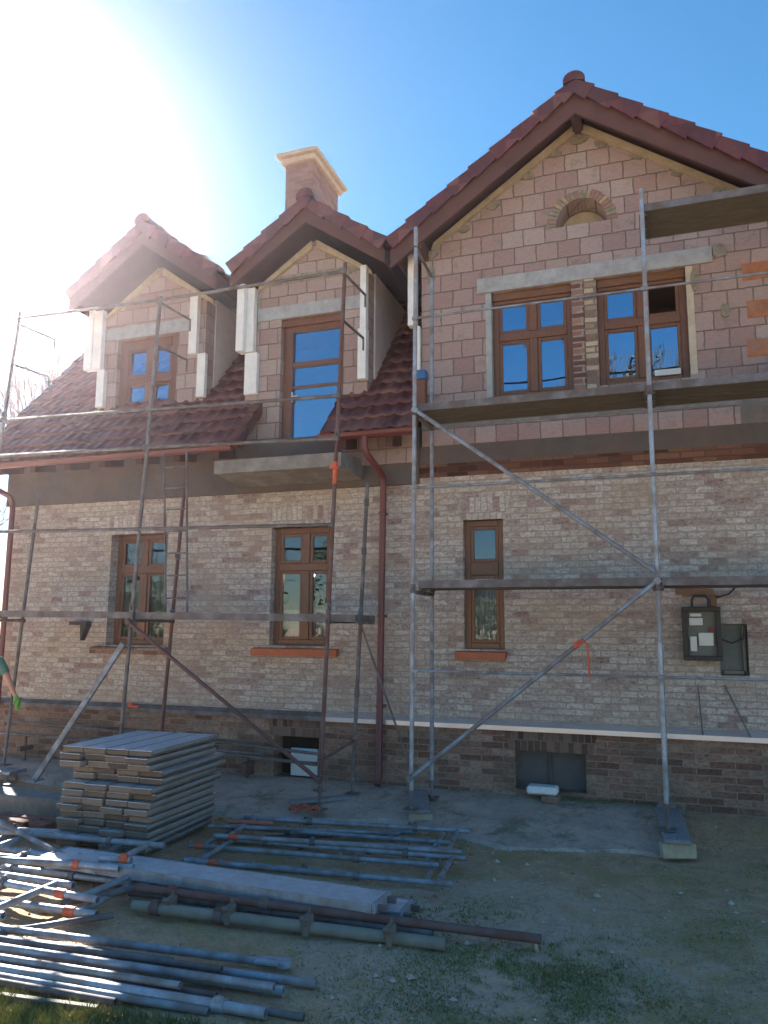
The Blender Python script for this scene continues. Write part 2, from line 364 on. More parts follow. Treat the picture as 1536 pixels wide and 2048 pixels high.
# ------------------------------------------------------------ ground
def sstep(t): t = max(0.0, min(1.0, t)); return t*t*(3-2*t)
def gh(x, y):
    h = 0.13*sstep((y-8.0)/1.3)
    d = math.hypot(x+2, y-5)
    if d < 30:
        k = 1-sstep((d-15)/15)
        h += k*(0.035*noise.noise(Vector((x*0.7, y*0.7, 1)))+0.014*noise.noise(Vector((x*3.1, y*3.1, 4)))+0.006*noise.noise(Vector((x*9, y*9, 8))))
    return h
def axis(lo, hi, step, far):
    a = [lo+i*step for i in range(int(round((hi-lo)/step))+1)]; k = step; p = lo; q = hi
    while q < far:
        k *= 1.35; p -= k; q += k; a.insert(0, p); a.append(q)
    return a
xs = axis(-10.5, 3.5, 0.07, 400); ys = axis(2.6, 9.5, 0.07, 400)
g = M(); nx = len(xs)
g.add([(x, y, gh(x, y)) for y in ys for x in xs], [(j*nx+i, j*nx+i+1, (j+1)*nx+i+1, (j+1)*nx+i) for j in range(len(ys)-1) for i in range(nx-1)], 0, True)
s = NT('packed_dirt_ground'); co = s.coord(); P = s.sep(co)
n1 = s.noise(co, 0.9, 6, 0.6); n2 = s.noise(co, 6, 6, 0.7); n3 = s.noise(co, 45, 5, 0.7)
dirt = s.ramp(n2, [(0.3, (0.38, 0.235, 0.145)), (0.5, (0.50, 0.33, 0.21)), (0.75, (0.58, 0.41, 0.28))])
dirt = s.mix(0.8, dirt, s.ramp(n3, [(0.3, g3(0.65)), (0.55, g3(1.0)), (0.78, g3(1.5))]), 'MULTIPLY')
moss = s.ramp(n3, [(0.3, (0.25, 0.19, 0.07)), (0.7, (0.42, 0.31, 0.15))])
mossf = s.ramp(s.math('ADD', s.noise(co, 1.3, 8, 0.75), s.math('MULTIPLY', s.math('SUBTRACT', n2, 0.5), 0.35)), [(0.50, g3(0)), (0.60, g3(1))])
c = s.mix(s.math('MULTIPLY', mossf, 0.75), dirt, moss)
# worn patch of old concrete showing through the dirt between the poles and the wall
dx = s.math('DIVIDE', s.math('ADD', P[0], 1.25), 1.75); dy = s.math('DIVIDE', s.math('SUBTRACT', P[1], 5.5), 1.7)
rad = s.math('SQRT', s.math('ADD', s.math('MULTIPLY', dx, dx), s.math('MULTIPLY', dy, dy)))
pf = s.ramp(s.math('ADD', rad, s.math('MULTIPLY', s.math('SUBTRACT', s.noise(co, 2.2, 7, 0.7), 0.5), 1.9)), [(0.62, g3(1)), (0.78, g3(0))])
conc = s.mix(0.8, (0.54, 0.41, 0.32), s.ramp(s.noise(co, 16, 6, 0.75), [(0.3, g3(0.6)), (0.7, g3(1.25))]), 'MULTIPLY')
vor = s.n('ShaderNodeTexVoronoi', {'Vector': s.n('ShaderNodeVectorMath', {0: co, 1: s.n('ShaderNodeVectorMath', {0: s.n('ShaderNodeTexNoise', {'Vector': co, 'Scale': 3.0, 'Detail': 4}, out='Color'), 1: (0.5, 0.5, 0.5)}, operation='MULTIPLY')}, operation='ADD'), 'Scale': 1.5}, out='Distance', feature='DISTANCE_TO_EDGE')
crack = s.math('MULTIPLY', s.ramp(vor, [(0.004, g3(1)), (0.018, g3(0))]), s.math('MULTIPLY', n1, 0.8))
conc = s.mix(crack, conc, (0.10, 0.11, 0.07))
c = s.mix(s.math('MULTIPLY', pf, 0.6), c, conc)
peb = s.n('ShaderNodeTexVoronoi', {'Vector': co, 'Scale': 38.0}, out='Distance')
c = s.mix(s.math('MULTIPLY', s.math('LESS_THAN', peb, 0.16), 0.35), c, (0.34, 0.32, 0.28))
s.bump(s.math('ADD', s.math('MULTIPLY', n2, 1.0), s.math('MULTIPLY', n3, 0.5)), 0.9, 0.03)
m_ground = s.done(c, 0.95, spec=0.15)
o = g.build('ground', m_ground); o['kind'] = 'structure'

# cracked concrete apron along the wall
ap = [(-9.6, 9.28), (-9.6, 8.5), (-7.6, 8.35), (-6.2, 8.2), (-5.2, 7.95), (-4.4, 7.8), (-3.3, 8.0), (-2.6, 8.15), (-2.2, 8.05), (-1.85, 7.85), (-1.45, 7.62), (-0.9, 7.72), (-0.4, 7.86), (0.05, 7.95), (0.22, 8.3), (0.3, 9.28)]
m = M(); cols = 150; rows = 22
def front(x):
    for a, b in zip(ap[1:-1], ap[2:]):
        if a[0] <= x <= b[0]: return a[1]+(b[1]-a[1])*(x-a[0])/(b[0]-a[0])
    return 8.3
vv = []
for i in range(cols+1):
    x = -9.6+9.82*i/cols; f = front(x)+0.05*noise.noise(Vector((x*4, 0, 0)))
    for j in range(rows+1):
        y = 9.296+(f-9.296)*(j/rows); z = 0.02+0.15*sstep((y-7.7)/1.6)+0.010*noise.noise(Vector((x*1.3, y*1.3, 7)))
        if j == rows: z = gh(x, y)-0.05
        vv.append((x, y, z))
m.add(vv, [(i*(rows+1)+j, i*(rows+1)+j+1, (i+1)*(rows+1)+j+1, (i+1)*(rows+1)+j) for i in range(cols) for j in range(rows)])
s = NT('cracked_concrete_apron'); co = s.coord(); n2 = s.noise(co, 3, 7, 0.7); n3 = s.noise(co, 40, 5, 0.7)
c = s.ramp(n2, [(0.3, (0.34, 0.27, 0.235)), (0.55, (0.46, 0.375, 0.32)), (0.75, (0.54, 0.45, 0.39))])
c = s.mix(0.7, c, s.ramp(n3, [(0.3, g3(0.7)), (0.7, g3(1.25))]), 'MULTIPLY')
wv = s.n('ShaderNodeVectorMath', {0: co, 1: s.n('ShaderNodeVectorMath', {0: s.n('ShaderNodeTexNoise', {'Vector': co, 'Scale': 2.0, 'Detail': 5}, out='Color'), 1: (0.6, 0.6, 0.6)}, operation='MULTIPLY')}, operation='ADD')
vor = s.n('ShaderNodeTexVoronoi', {'Vector': wv, 'Scale': 1.1}, out='Distance', feature='DISTANCE_TO_EDGE')
c = s.mix(s.math('MULTIPLY', s.ramp(vor, [(0.002, g3(1)), (0.010, g3(0))]), 0.5), c, (0.10, 0.09, 0.06))
c = s.mix(s.math('MULTIPLY', s.ramp(s.noise(co, 1.2, 8, 0.8), [(0.52, g3(0)), (0.63, g3(1))]), 0.7), c, (0.09, 0.10, 0.05))
s.bump(s.math('ADD', n2, s.math('MULTIPLY', n3, 0.3)), 0.6, 0.02)
o = m.build('pavement', s.done(c, 0.85, spec=0.3)); o['kind'] = 'structure'

# ------------------------------------------------------------ HOUSE
W = 9.3                      # the facade plane
house = thing('brick_house', 'half-renovated brick house with two dormers and a big gable, behind the scaffolding', 'house', (-3.5, 9.3, 0))
g1 = (-7.47, -6.50, 1.80, 3.39); g2 = (-4.85, -3.98, 1.83, 3.40); g3w = (-2.20, -1.70, 1.82, 3.40)
cR = (-1.60, -0.80, 0.24, 0.67); cL = (-4.73, -4.09, 0.17, 0.68); niche = (0.66, 0.95, 1.58, 2.14)
# ground-floor wall of pale brick (with plinth of brown brick under it)
m = M(); m.prism(rect(-9.37, 5.2, 0.93, 3.965), W, W+0.42, [rect(*r) for r in (g1, g2, g3w)]+[rect(*niche)])
m.build('wall', m_brick, house, 'pale old brick wall of the ground floor')
m = M(); m.prism(rect(-9.40, 5.2, -0.3, 0.93), W-0.02, W+0.42, [rect(*r) for r in (cR, cL)])
m.build('plinth', m_plinth, house)
for fx0, fx1, fm in ((-9.42, -4.0, m_greytube), (-3.999, 5.2, m_zinc)):
  m = M(); m.box(fx0, fx1, W-0.085, W+0.0, 0.925, 0.945); m.box(fx0, fx1, W-0.090, W-0.083, 0.895, 0.948)
  m.add([(fx0, W-0.005, 1.0), (fx1, W-0.005, 1.0), (fx1, W-0.083, 0.948), (fx0, W-0.083, 0.948)], [(3, 2, 1, 0)])
  m.build('flashing', fm, house, 'dull old flashing on the left' if fx0 < -5 else 'bright new zinc flashing on the right')
m = M(); m.box(-9.37, -8.95, W+0.42, 15.6, -0.3, 4.55); m.box(4.8, 5.2, W+0.42, 15.6, -0.3, 4.55); m.box(-8.95, 4.8, 15.2, 15.6, -0.3, 4.55)
m.build('wall', m_brick, house, 'side and rear brick walls')
m = M(); m.prism([(9.72, 4.55), (15.6, 4.55), (12.5, 8.35)], -9.37, -9.0, axis='x'); m.build('gable_wall', m_block, house, 'left end gable wall')
# cornice: dark cement band left, concrete and brown bricks right
m = M(); m.box(-9.45, -2.76, W-0.05, W+0.40, 3.89, 4.62); m.build('cornice', m_band, house, 'dark cement band under the eaves')
m = M(); m.box(-2.76, 5.2, W-0.012, W+0.40, 4.13, 4.37); m.build('ring_beam', m_band, house, 'dark concrete ring beam under the gable')
m = M(); m.box(-2.76, 5.2, W-0.020, W+0.40, 3.965, 4.13); m.build('brick_band', m_brownbrick, house)
# flat arches of upright bricks
for (x0, x1, z0, z1, mt) in ((-2.28, -1.62, 3.40, 3.68, m_soldier), (-4.95, -3.88, 3.40, 3.68, m_soldier), (-7.57, -6.40, 3.39, 3.66, m_soldier), (-1.72, -0.68, 0.67, 0.89, m_soldier2), (-4.82, -4.0, 0.68, 0.89, m_soldier2)):
    m = M(); m.prism([(x0+0.06, z0), (x1-0.06, z0), (x1+0.02, z1), (x0-0.02, z1)], W-(0.004 if z0 > 2 else 0.026), W+0.1); m.build('flat_arch', mt, house)

# big gable wall
AX = -0.65
up1 = (-1.80, -0.80, 4.93, 6.33); up2 = (-0.50, 0.52, 4.97, 6.33)
arc = [(AX+0.31*math.cos(math.pi*k/20), 7.08+0.34*math.sin(math.pi*k/20)) for k in range(21)]
m = M(); m.prism([(-2.73, 4.37), (1.43, 4.37), (1.43, 6.95), (AX, 8.42), (-2.73, 6.95)], W, W+0.30, [rect(up1[0]-0.07, up1[1], up1[2], 6.33), rect(*up2), arc])
m.build('gable_wall', m_block, house, 'pink hollow-block gable wall')
m = M(); m.prism([(1.02, 4.372), (1.43, 4.372), (1.43, 4.62), (1.02, 4.62)], W-0.006, W+0.02); m.box(-2.73, 1.43, W-0.010, W+0.02, 4.605, 4.69)
m.build('ring_beam', m_concrete, house, 'pale concrete strip under the gable windows')
for (x0, z0) in ((1.13, 6.06), (1.16, 5.60), (1.13, 5.14)): m = M(); m.box(x0, 1.43, W-0.005, W+0.02, z0, z0+.21); m.build('orange_block', m_orangeblk, house, 'orange clay block at the gable edge')
m = M(); m.box(-1.98, 0.82, W-0.03, W+0.26, 6.335, 6.53); m.build('lintel', m_lintel, house, 'long pale concrete lintel over the twin windows')
# mortar smears at lintel ends and jamb repairs
def blob(m, x, z, rx, rz, y, d=0.02, n=9):
    pts = [(x+rx*math.cos(2*math.pi*k/n)*random.uniform(.7, 1.15), z+rz*math.sin(2*math.pi*k/n)*random.uniform(.7, 1.15)) for k in range(n)]
    m.prism(pts, y-d, y+0.01)
for (x, z, rx, rz) in ((0.90, 6.47, .10, .10), (1.28, 6.92, .12, .09), (0.93, 5.72, .05, .10), (0.62, 6.15, .05, .14), (-2.58, 6.98, .09, .06), (-2.15, 7.26, .09, .06), (-1.75, 7.53, .1, .07), (-1.3, 7.85, .10, .07), (-0.95, 8.1, .1, .06), (-0.35, 8.12, .1, .07), (0.05, 7.86, .1, .06), (0.5, 7.55, .1, .06), (0.95, 7.22, .1, .07), (-0.65, 8.22, .12, .06), (-2.6, 6.7, .06, .13)):
    m = M(); blob(m, x, z, rx, rz, W); m.build('mortar_patch', m_mortar, house, 'crumbly mortar filling')
m = M(); m.box(-1.875, -1.803, W-0.012, W+0.2, 4.93, 6.33); m.build('plaster_strip', m_lintel, house, 'pale plaster strip beside the left gable window')
m = M(); m.box(0.523, 0.60, W-0.008, W+0.1, 5.0, 6.33); m.build('plaster_strip', m_plaster, house, 'pale rough jamb right of the right gable window')
m = M(); m.box(-0.797, -0.655, W-0.02, W+0.28, 4.93, 6.333); m.build('brick_pier', m_pierred, house, 'red half of the brick pier between the gable windows')
m = M(); m.box(-0.645, -0.503, W-0.024, W+0.28, 4.93, 6.333); m.build('brick_pier', m_pierbrick, house, 'pale half of the brick pier between the gable windows')
# arched niche: voussoirs and pale back
m = M()
for k in range(23):
    a0 = math.pi*(k+0.08)/23; a1 = math.pi*(k+0.92)/23; r0, r1 = 0.312, 0.312+0.115+random.uniform(-.01, .015)
    m.prism([(AX+r0*math.cos(a0), 7.08+r0*1.09*math.sin(a0)), (AX+r1*math.cos(a0), 7.08+r1*1.05*math.sin(a0)), (AX+r1*math.cos(a1), 7.08+r1*1.05*math.sin(a1)), (AX+r0*math.cos(a1), 7.08+r0*1.09*math.sin(a1))][::1], W-0.012, W+0.28, mi=random.choice((0, 0, 1, 2, 2)))
m.build('arch_ring', [m_mortar, plain('ochre_voussoir', (0.36, 0.27, 0.19), .9, var=.3, scale=15), plain('brown_voussoir', (0.27, 0.17, 0.14), .9, var=.3, scale=15)], house, 'pale bricks round the small arched niche')
m = M(); m.prism([(-1.06, 7.0), (-0.24, 7.0), (-0.24, 7.6), (-1.06, 7.6)], W+0.30, W+0.36, [arc])
m.box(-1.06, -0.24, W+0.345, W+0.40, 7.0, 7.5, 1); m.build('niche_back', [m_mortar, m_plaster], house)

# windows: frame with sash bars, panes, curtains
def window(r, y, vx, hz, frame=0.075, bar=0.10, label=None, jamb=0.0, top=0.0, sashes=True, mat=None, low=None):
    x0, x1, z0, z1 = r; mat = mat or m_wood
    m = M()
    m.box(x0, x0+frame, y, y+0.09, z0, z1, 0, 0.006); m.box(x1-frame, x1, y, y+0.09, z0, z1, 0, 0.006)
    m.box(x0+frame, x1-frame, y, y+0.09, z1-frame-top, z1, 0, 0.006); m.box(x0+frame, x1-frame, y, y+0.09, z0, z0+frame, 0, 0.006)
    X = [x0+frame]+sum([[v-bar/2, v+bar/2] for v in vx], [])+[x1-frame]
    Z = [z0+frame]+sum([[v-bar/2, v+bar/2] for v in hz], [])+[z1-frame-top]
    for v in hz: m.box(x0+frame, x1-frame, y-0.004, y+0.08, v-bar/2, v+bar/2, 0, 0.006)
    for i in range(0, len(Z), 2):
        for v in vx: m.box(v-bar/2, v+bar/2, y-0.008, y+0.078, Z[i], Z[i+1], 0, 0.006)
    wd = m.build('window', mat, house, label)
    for i in range(0, len(X), 2):
        for j in range(0, len(Z), 2):
            a, b, c_, d = X[i], X[i+1], Z[j], Z[j+1]
            if sashes:
                e = 0.042; q = M()
                q.box(a, a+e, y+0.012, y+0.07, c_, d, 0, 0.005); q.box(b-e, b, y+0.012, y+0.07, c_, d, 0, 0.005); q.box(a+e, b-e, y+0.012, y+0.07, c_, c_+e, 0, 0.005); q.box(a+e, b-e, y+0.012, y+0.07, d-e, d, 0, 0.005)
                q.build('sash', mat, wd); a += e; b -= e; c_ += e; d -= e
            if (j, i) == low: continue
            q = M(); t = random.uniform(-0.004, 0.004)
            q.add([(a-0.005, y+0.036+t, c_-0.005), (b+0.005, y+0.036-t, c_-0.005), (b+0.005, y+0.036-t, d+0.005), (a-0.005, y+0.036+t, d+0.005)], [(0, 1, 2, 3)])
            q.build('pane', m_glassu if z0 > 4 else m_glass, wd)
    return wd
wA = window(g1, W+0.16, [-6.985], [2.88], label='ground floor window left of the balcony, with olive blinds')
wB = window(g2, W+0.12, [-4.385], [2.87], label='ground floor window under the balcony, with a lit lamp behind')
wC = window(g3w, W+0.08, [], [2.80], label='narrow ground floor window with lace curtain', bar=0.16)
wD = window(up1, W+0.10, [-1.29], [5.75], label='left twin window of the big gable', top=0.05)
wE = window(up2, W+0.10, [0.01], [5.75], label='right twin window of the big gable, one pane open', low=(2, 2), top=0.05)
for wd, (x0, x1, z1) in ((wD, (-1.80, -0.80, 6.33)), (wE, (-0.50, 0.52, 6.33))):
    q = M(); q.box(x0+0.005, x1-0.005, W+0.045, W+0.098, z1-0.10, z1-0.003, 0, 0.006); q.box(x0+0.02, x1-0.02, W+0.075, W+0.098, z1-0.14, z1-0.103); q.build('shutter_box', m_woodgold, wd)
q = M(); q.box(0.13, 0.42, W+0.06, W+0.095, 5.045, 5.115); q.build('sticker', m_whitebox, wE)
# brick sills
for (x0, x1, z, lab, mt) in ((-2.29, -1.68, 1.80, 'orange clay sill under the narrow window', m_terra), (-5.06, -3.84, 1.80, 'orange clay sill under the window below the balcony', m_terra), (-7.66, -6.42, 1.78, 'dark sill under the left window', m_plinth)):
    m = M(); m.prism([(W-0.11, z-0.10), (W+0.15, z-0.07), (W+0.15, z+0.015), (W-0.11, z-0.012)], x0, x1, axis='x'); m.build('window_sill', mt, house, lab)
# curtains, blinds and dim rooms behind the glass
for (x0, x1, z0, z1, mt, nm) in ((-2.18, -1.72, 1.84, 2.70, m_net, 'curtain'), (-4.82, -4.0, 1.85, 2.30, m_net, 'curtain'), (-7.44, -6.53, 1.85, 2.74, m_blind, 'blind')):
    m = M(); n = 60
    m.add([(x0+(x1-x0)*i/n, W+0.32+0.012*math.sin(i*1.3), z) for z in (z0, z1) for i in range(n+1)], [(i, i+1, n+2+i, n+1+i) for i in range(n)], 0, True); m.build(nm, mt, house)
m = M()
m.box(-8.94, 4.79, 9.76, 15.1, -0.2, -0.1); m.box(-8.94, 4.79, 9.76, 15.1, 3.9, 4.0); m.box(-8.9, 4.7, 12.4, 12.5, -0.1, 3.9)
for x in (-5.7, -3.2, -0.2): m.box(x, x+0.1, 9.73, 12.39, -0.1, 3.9)
m.build('room', m_room, house)
m = M(); m.box(-2.7, 1.40, 12.0, 12.1, 4.4, 7.9); m.box(-2.7, 1.40, 9.62, 12.0, 4.36, 4.40); m.box(-0.66, -0.60, 9.6, 12, 4.4, 7.0); m.box(-2.7, 1.4, 9.62, 12, 6.95, 7.0); m.build('room', m_room, house)
m = M(); m.tube((-4.56, 9.95, 3.6), (-4.56, 9.95, 2.86), 0.006, 6)
o = m.build('pendant_lamp', m_black, house); q = M()
for k in range(6):
    a0, a1 = math.pi*k/6, math.pi*(k+1)/6
    q.tube((-4.56, 9.95, 2.80+0.06*math.cos(a0)), (-4.56, 9.95, 2.80+0.06*math.cos(a1)), 0.001+0.06*math.sin(a0), 12, 0.001+0.06*math.sin(a1))
q.build('bulb', m_bulb, o)
# cellar openings
m = M(); m.box(cR[0], cR[1], W+0.14, W+0.18, cR[2], cR[3]); m.box(-1.22, -1.20, W+0.10, W+0.14, cR[2], cR[3]); m.box(-1.60, -0.8, W+0.1, W+0.14, 0.64, 0.67)
m.build('cellar_window', m_greycell, house, 'grey shutter of the right cellar window')
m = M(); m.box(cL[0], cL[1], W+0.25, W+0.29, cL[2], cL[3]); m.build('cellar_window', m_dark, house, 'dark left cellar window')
m = M(); m.box(-4.50, -4.12, W+0.02, W+0.06, 0.19, 0.36, 0, .004); m.box(-4.50, -4.12, W+0.015, W+0.06, 0.375, 0.53, 0, .004); m.build('vent_panel', m_whitebox, house, 'two white panels in the left cellar window')
# niche with green-grey panel and the rods below
m = M(); m.box(niche[0], niche[1], W+0.10, W+0.14, niche[2], niche[3]); m.box(0.90, 0.925, W+0.04, W+0.10, 1.60, 2.12); m.box(0.70, 0.92, W+0.04, W+0.10, 1.60, 1.63); m.build('meter_niche', m_greenbox, house)
# roof ------------------------------------------------------------
T0 = 1.10
def rz(y): return 4.50+(y-8.8)*T0
def tiles(org, u, v, width, length, step=0.285, wave=0.19, amp=0.022, lift=0.032, sub_=6, phase=0.0, drop=0.0):
    """pantiles: waves across, stepped courses up the slope; org = lower left corner"""
    org, u, v = Vector(org), Vector(u).normalized(), Vector(v).normalized(); n = u.cross(v).normalized()
    if n.z < 0: n = -n
    m = M(); nu = int(width/wave*sub_)+1; nc = int(math.ceil(length/step))
    us = [min(width, i*wave/sub_) for i in range(nu)]+([width] if (nu-1)*wave/sub_ < width-1e-4 else [])
    def hgt(a):
        t = (a/wave+phase) % 1.0
        return amp*(math.cos(2*math.pi*t)*0.75+0.35*math.cos(4*math.pi*t))
    k = len(us)
    for c in range(nc):
        s0 = c*step; s1 = min(length, s0+step+0.05)
        if s1-s0 < 0.06: continue
        rows_ = [(s0+0.004, lift-0.026), (s0, lift), (s0+(s1-s0)*0.5, lift*0.55), (s1, 0.0)]
        vs = []
        jit = [random.uniform(-0.008, 0.008) for _ in range(int(width/wave)+3)]
        for (sv, lf) in rows_:
            for a in us:
                j = jit[int(a/wave+phase)]
                vs.append(org+u*a+v*(sv+j)+n*(lf+hgt(a)+j*0.6))
        fs = []
        for r_ in range(3):
            for i in range(k-1): fs.append((r_*k+i, r_*k+i+1, (r_+1)*k+i+1, (r_+1)*k+i))
        m.add(vs, fs, 0, True)
    return m
sv = Vector((0, 1, T0))
Lr = math.hypot(3.7, 3.7*T0)
roofmat = [m_tile, m_tileedge]
def undersheet(m, x0, x1, y0, y1, off=-0.05, th=0.05, mi=1):
    m.add([(x0, y0, rz(y0)+off), (x1, y0, rz(y0)+off), (x1, y1, rz(y1)+off), (x0, y1, rz(y1)+off), (x0, y0, rz(y0)+off-th), (x1, y0, rz(y0)+off-th), (x1, y1, rz(y1)+off-th), (x0, y1, rz(y1)+off-th)],
          [(0, 1, 2, 3), (7, 6, 5, 4), (0, 4, 5, 1), (1, 5, 6, 2), (2, 6, 7, 3), (3, 7, 4, 0)], mi)
m = tiles((-9.70, 8.78, rz(8.78)+0.03), (1, 0, 0), sv, 4.58, Lr); undersheet(m, -9.68, -5.14, 8.82, 12.5)
m.build('tiled_roof', roofmat, house, 'main roof slope left of the balcony door')
m = tiles((-3.88, 8.78, rz(8.78)+0.03), (1, 0, 0), sv, 1.22, Lr, phase=0.3); undersheet(m, -3.86, -2.68, 8.82, 12.5)
m.build('tiled_roof', roofmat, house, 'small roof slope between the balcony door and the big gable')
m = tiles((1.38, 8.78, rz(8.78)+0.03), (1, 0, 0), sv, 4.2, Lr); undersheet(m, 1.38, 5.5, 8.82, 12.5); m.build('tiled_roof', roofmat, house, 'main roof slope right of the big gable')
m = tiles((-5.15, 10.4, rz(10.4)+0.03), (1, 0, 0), sv, 1.28, math.hypot(2.1, 2.1*T0)); undersheet(m, -5.14, -3.86, 10.45, 12.5); m.build('tiled_roof', roofmat, house, 'roof slope behind the door dormer')
m = M(); m.add([(-9.70, 12.5, rz(12.5)), (5.5, 12.5, rz(12.5)), (5.5, 16.2, rz(12.5)-3.7*T0), (-9.70, 16.2, rz(12.5)-3.7*T0)], [(0, 1, 2, 3)]); m.build('tiled_roof', m_tile, house, 'rear roof slope')
def ridge_caps(m, p, q, r=0.10, step=0.36, mi=0):
    p, q = Vector(p), Vector(q); d = (q-p); L = d.length; d.normalize(); side = d.cross(Vector((0, 0, 1))).normalized(); upv = side.cross(d)
    k = 0.0
    while k < L-0.05:
        e = min(L, k+step+0.04); vs = []
        for (t, rr) in ((k, r*1.14), (k+0.05, r*1.14), (k+0.051, r*1.02), (e, r*0.95)):
            for a in range(9):
                an = -0.25+(math.pi+0.5)*a/8; vs.append(p+d*t+side*math.cos(an)*rr+upv*(math.sin(an)*rr*0.9))
        m.add(vs, [(j*9+i, j*9+i+1, (j+1)*9+i+1, (j+1)*9+i) for j in range(3) for i in range(8)], mi, True)
        if k == 0.0: m.add(vs[:9]+[p], [(i+1, i, 9) for i in range(8)], mi)
        k += step
    return m
m = M(); ridge_caps(m, (-9.74, 12.5, rz(12.5)+0.07), (5.4, 12.5, rz(12.5)+0.07)); m.build('ridge_tiles', m_tile, house)
# verge tiles on the free edges of the main slopes
def verge(m, p, q, drop=0.14, th=0.03, step=0.335, out=(-1, 0, 0), mi=0):
    """stepped overhanging side flanges of the edge tiles, p low end, q high end"""
    p, q, out = Vector(p), Vector(q), Vector(out); d = q-p; L = d.length; d.normalize(); k = 0.0
    n = out.cross(d); n = n if n.z > 0 else -n
    while k < L-0.08:
        e = min(L, k+step+0.045); j = random.uniform(-.006, .006)
        a = p+d*k; b = p+d*e; t0, t1 = 0.052+j, 0.02+j
        o = out*(th+j*0.3)
        vs = [a+n*t0, b+n*t1, b-n*(drop*0.72), a-n*drop, a+n*t0+o, b+n*t1+o*0.8, b-n*(drop*0.72)+o*0.8, a-n*drop+o]
        m.add(vs, [(4, 5, 6, 7), (3, 2, 1, 0), (0, 1, 5, 4), (1, 2, 6, 5), (2, 3, 7, 6), (3, 0, 4, 7)], mi)
        m.add([a+n*t0+o, b+n*t1+o, b+n*t1-out*0.12, a+n*t0-out*0.12], [(0, 1, 2, 3)], mi)
        m.add([a+n*t0+o, a+n*t0-out*0.12, a+n*(t0-.035)-out*0.12, a+n*(t0-.035)+o], [(0, 1, 2, 3)], 1)
        k += step
    return m
m = M(); verge(m, (-9.70, 8.76, rz(8.76)+0.03), (-9.70, 12.5, rz(12.5)+0.03)); m.build('verge_tiles', roofmat, house); m = M(); verge(m, (-3.88, 8.76, rz(8.76)+0.03), (-3.88, 9.40, rz(9.40)+0.03), drop=0.10); m.build('verge_tiles', roofmat, house); m = M(); verge(m, (-5.12, 8.76, rz(8.76)+0.03), (-5.12, 9.45, rz(9.45)+0.03), out=(1, 0, 0), drop=0.10)
m.build('verge_tiles', roofmat, house)
# gutters and rainwater pipes
def gutter(x0, x1, y=8.72, z=4.46, r=0.065):
    m = M(); n = 9; vs = []
    for x in (x0, x1):
        for k in range(n): a = math.pi*k/(n-1); vs.append((x, y-r*math.cos(a), z-r*math.sin(a)))
        for k in range(n): a = math.pi*k/(n-1); vs.append((x, y-(r-.006)*math.cos(a), z-(r-.006)*math.sin(a)))
    f = []
    for k in range(n-1): f += [(k, k+1, 2*n+k+1, 2*n+k), (n+k+1, n+k, 3*n+k, 3*n+k+1)]
    m.add(vs, f, 0, True); m.add(vs[:n], [tuple(range(n))]); m.add(vs[2*n:3*n], [tuple(range(n))[::-1]])
    m.tube((x0, y-r, z), (x1, y-r, z), 0.009, 6)
    return m
gutter(-9.66, -5.16, z=4.43).build('gutter', m_gutter, house, 'long gutter along the left eave')
gutter(-3.92, -2.66, z=4.47).build('gutter', m_gutter, house, 'short gutter left of the big gable')
m = M(); m.path([(-3.30, 8.72, 4.42), (-3.30, 8.72, 4.30), (-3.28, 8.75, 4.20), (-3.21, 8.98, 4.05), (-3.195, 9.11, 3.98), (-3.195, 9.14, 3.88), (-3.215, 9.14, 2.2), (-3.235, 9.14, 0.28), (-3.235, 9.08, 0.20)], 0.042, 12)
for z in (3.5, 2.2, 1.1): m.tube((-3.205-(3.5-z)*.01, 9.14, z), (-3.205-(3.5-z)*.01, 9.14, z+0.03), 0.05, 12); m.box(-3.22, -3.19, 9.14, 9.3, z, z+0.03)
m.build('downpipe', m_gutter, house, 'maroon downpipe in the middle of the facade')
m = M(); m.path([(-9.5, 8.72, 4.38), (-9.5, 8.72, 4.25), (-9.25, 9.1, 4.02), (-9.21, 9.14, 3.9), (-9.21, 9.14, 0.2)], 0.042, 12); m.build('downpipe', m_gutter, house, 'maroon downpipe at the left corner')
# soffit and rafters under the eaves
for (x0, x1) in ((-9.4, -5.15), (-3.84, -2.72)):
    k = x0+0.15
    while k < x1:
        m = M(); m.prism([(8.84, rz(8.84)-0.24), (8.84, rz(8.84)-0.10), (9.4, rz(9.4)-0.10), (9.4, rz(8.84)-0.12)], k, k+0.10, axis='x'); k += 0.62; m.build('rafter', m_soffit, house)
m = M(); m.box(-3.80, -2.78, W-0.10, W-0.052, 4.16, 4.52); m.build('eaves_board', m_block, house, 'clay blocks under the short eave')

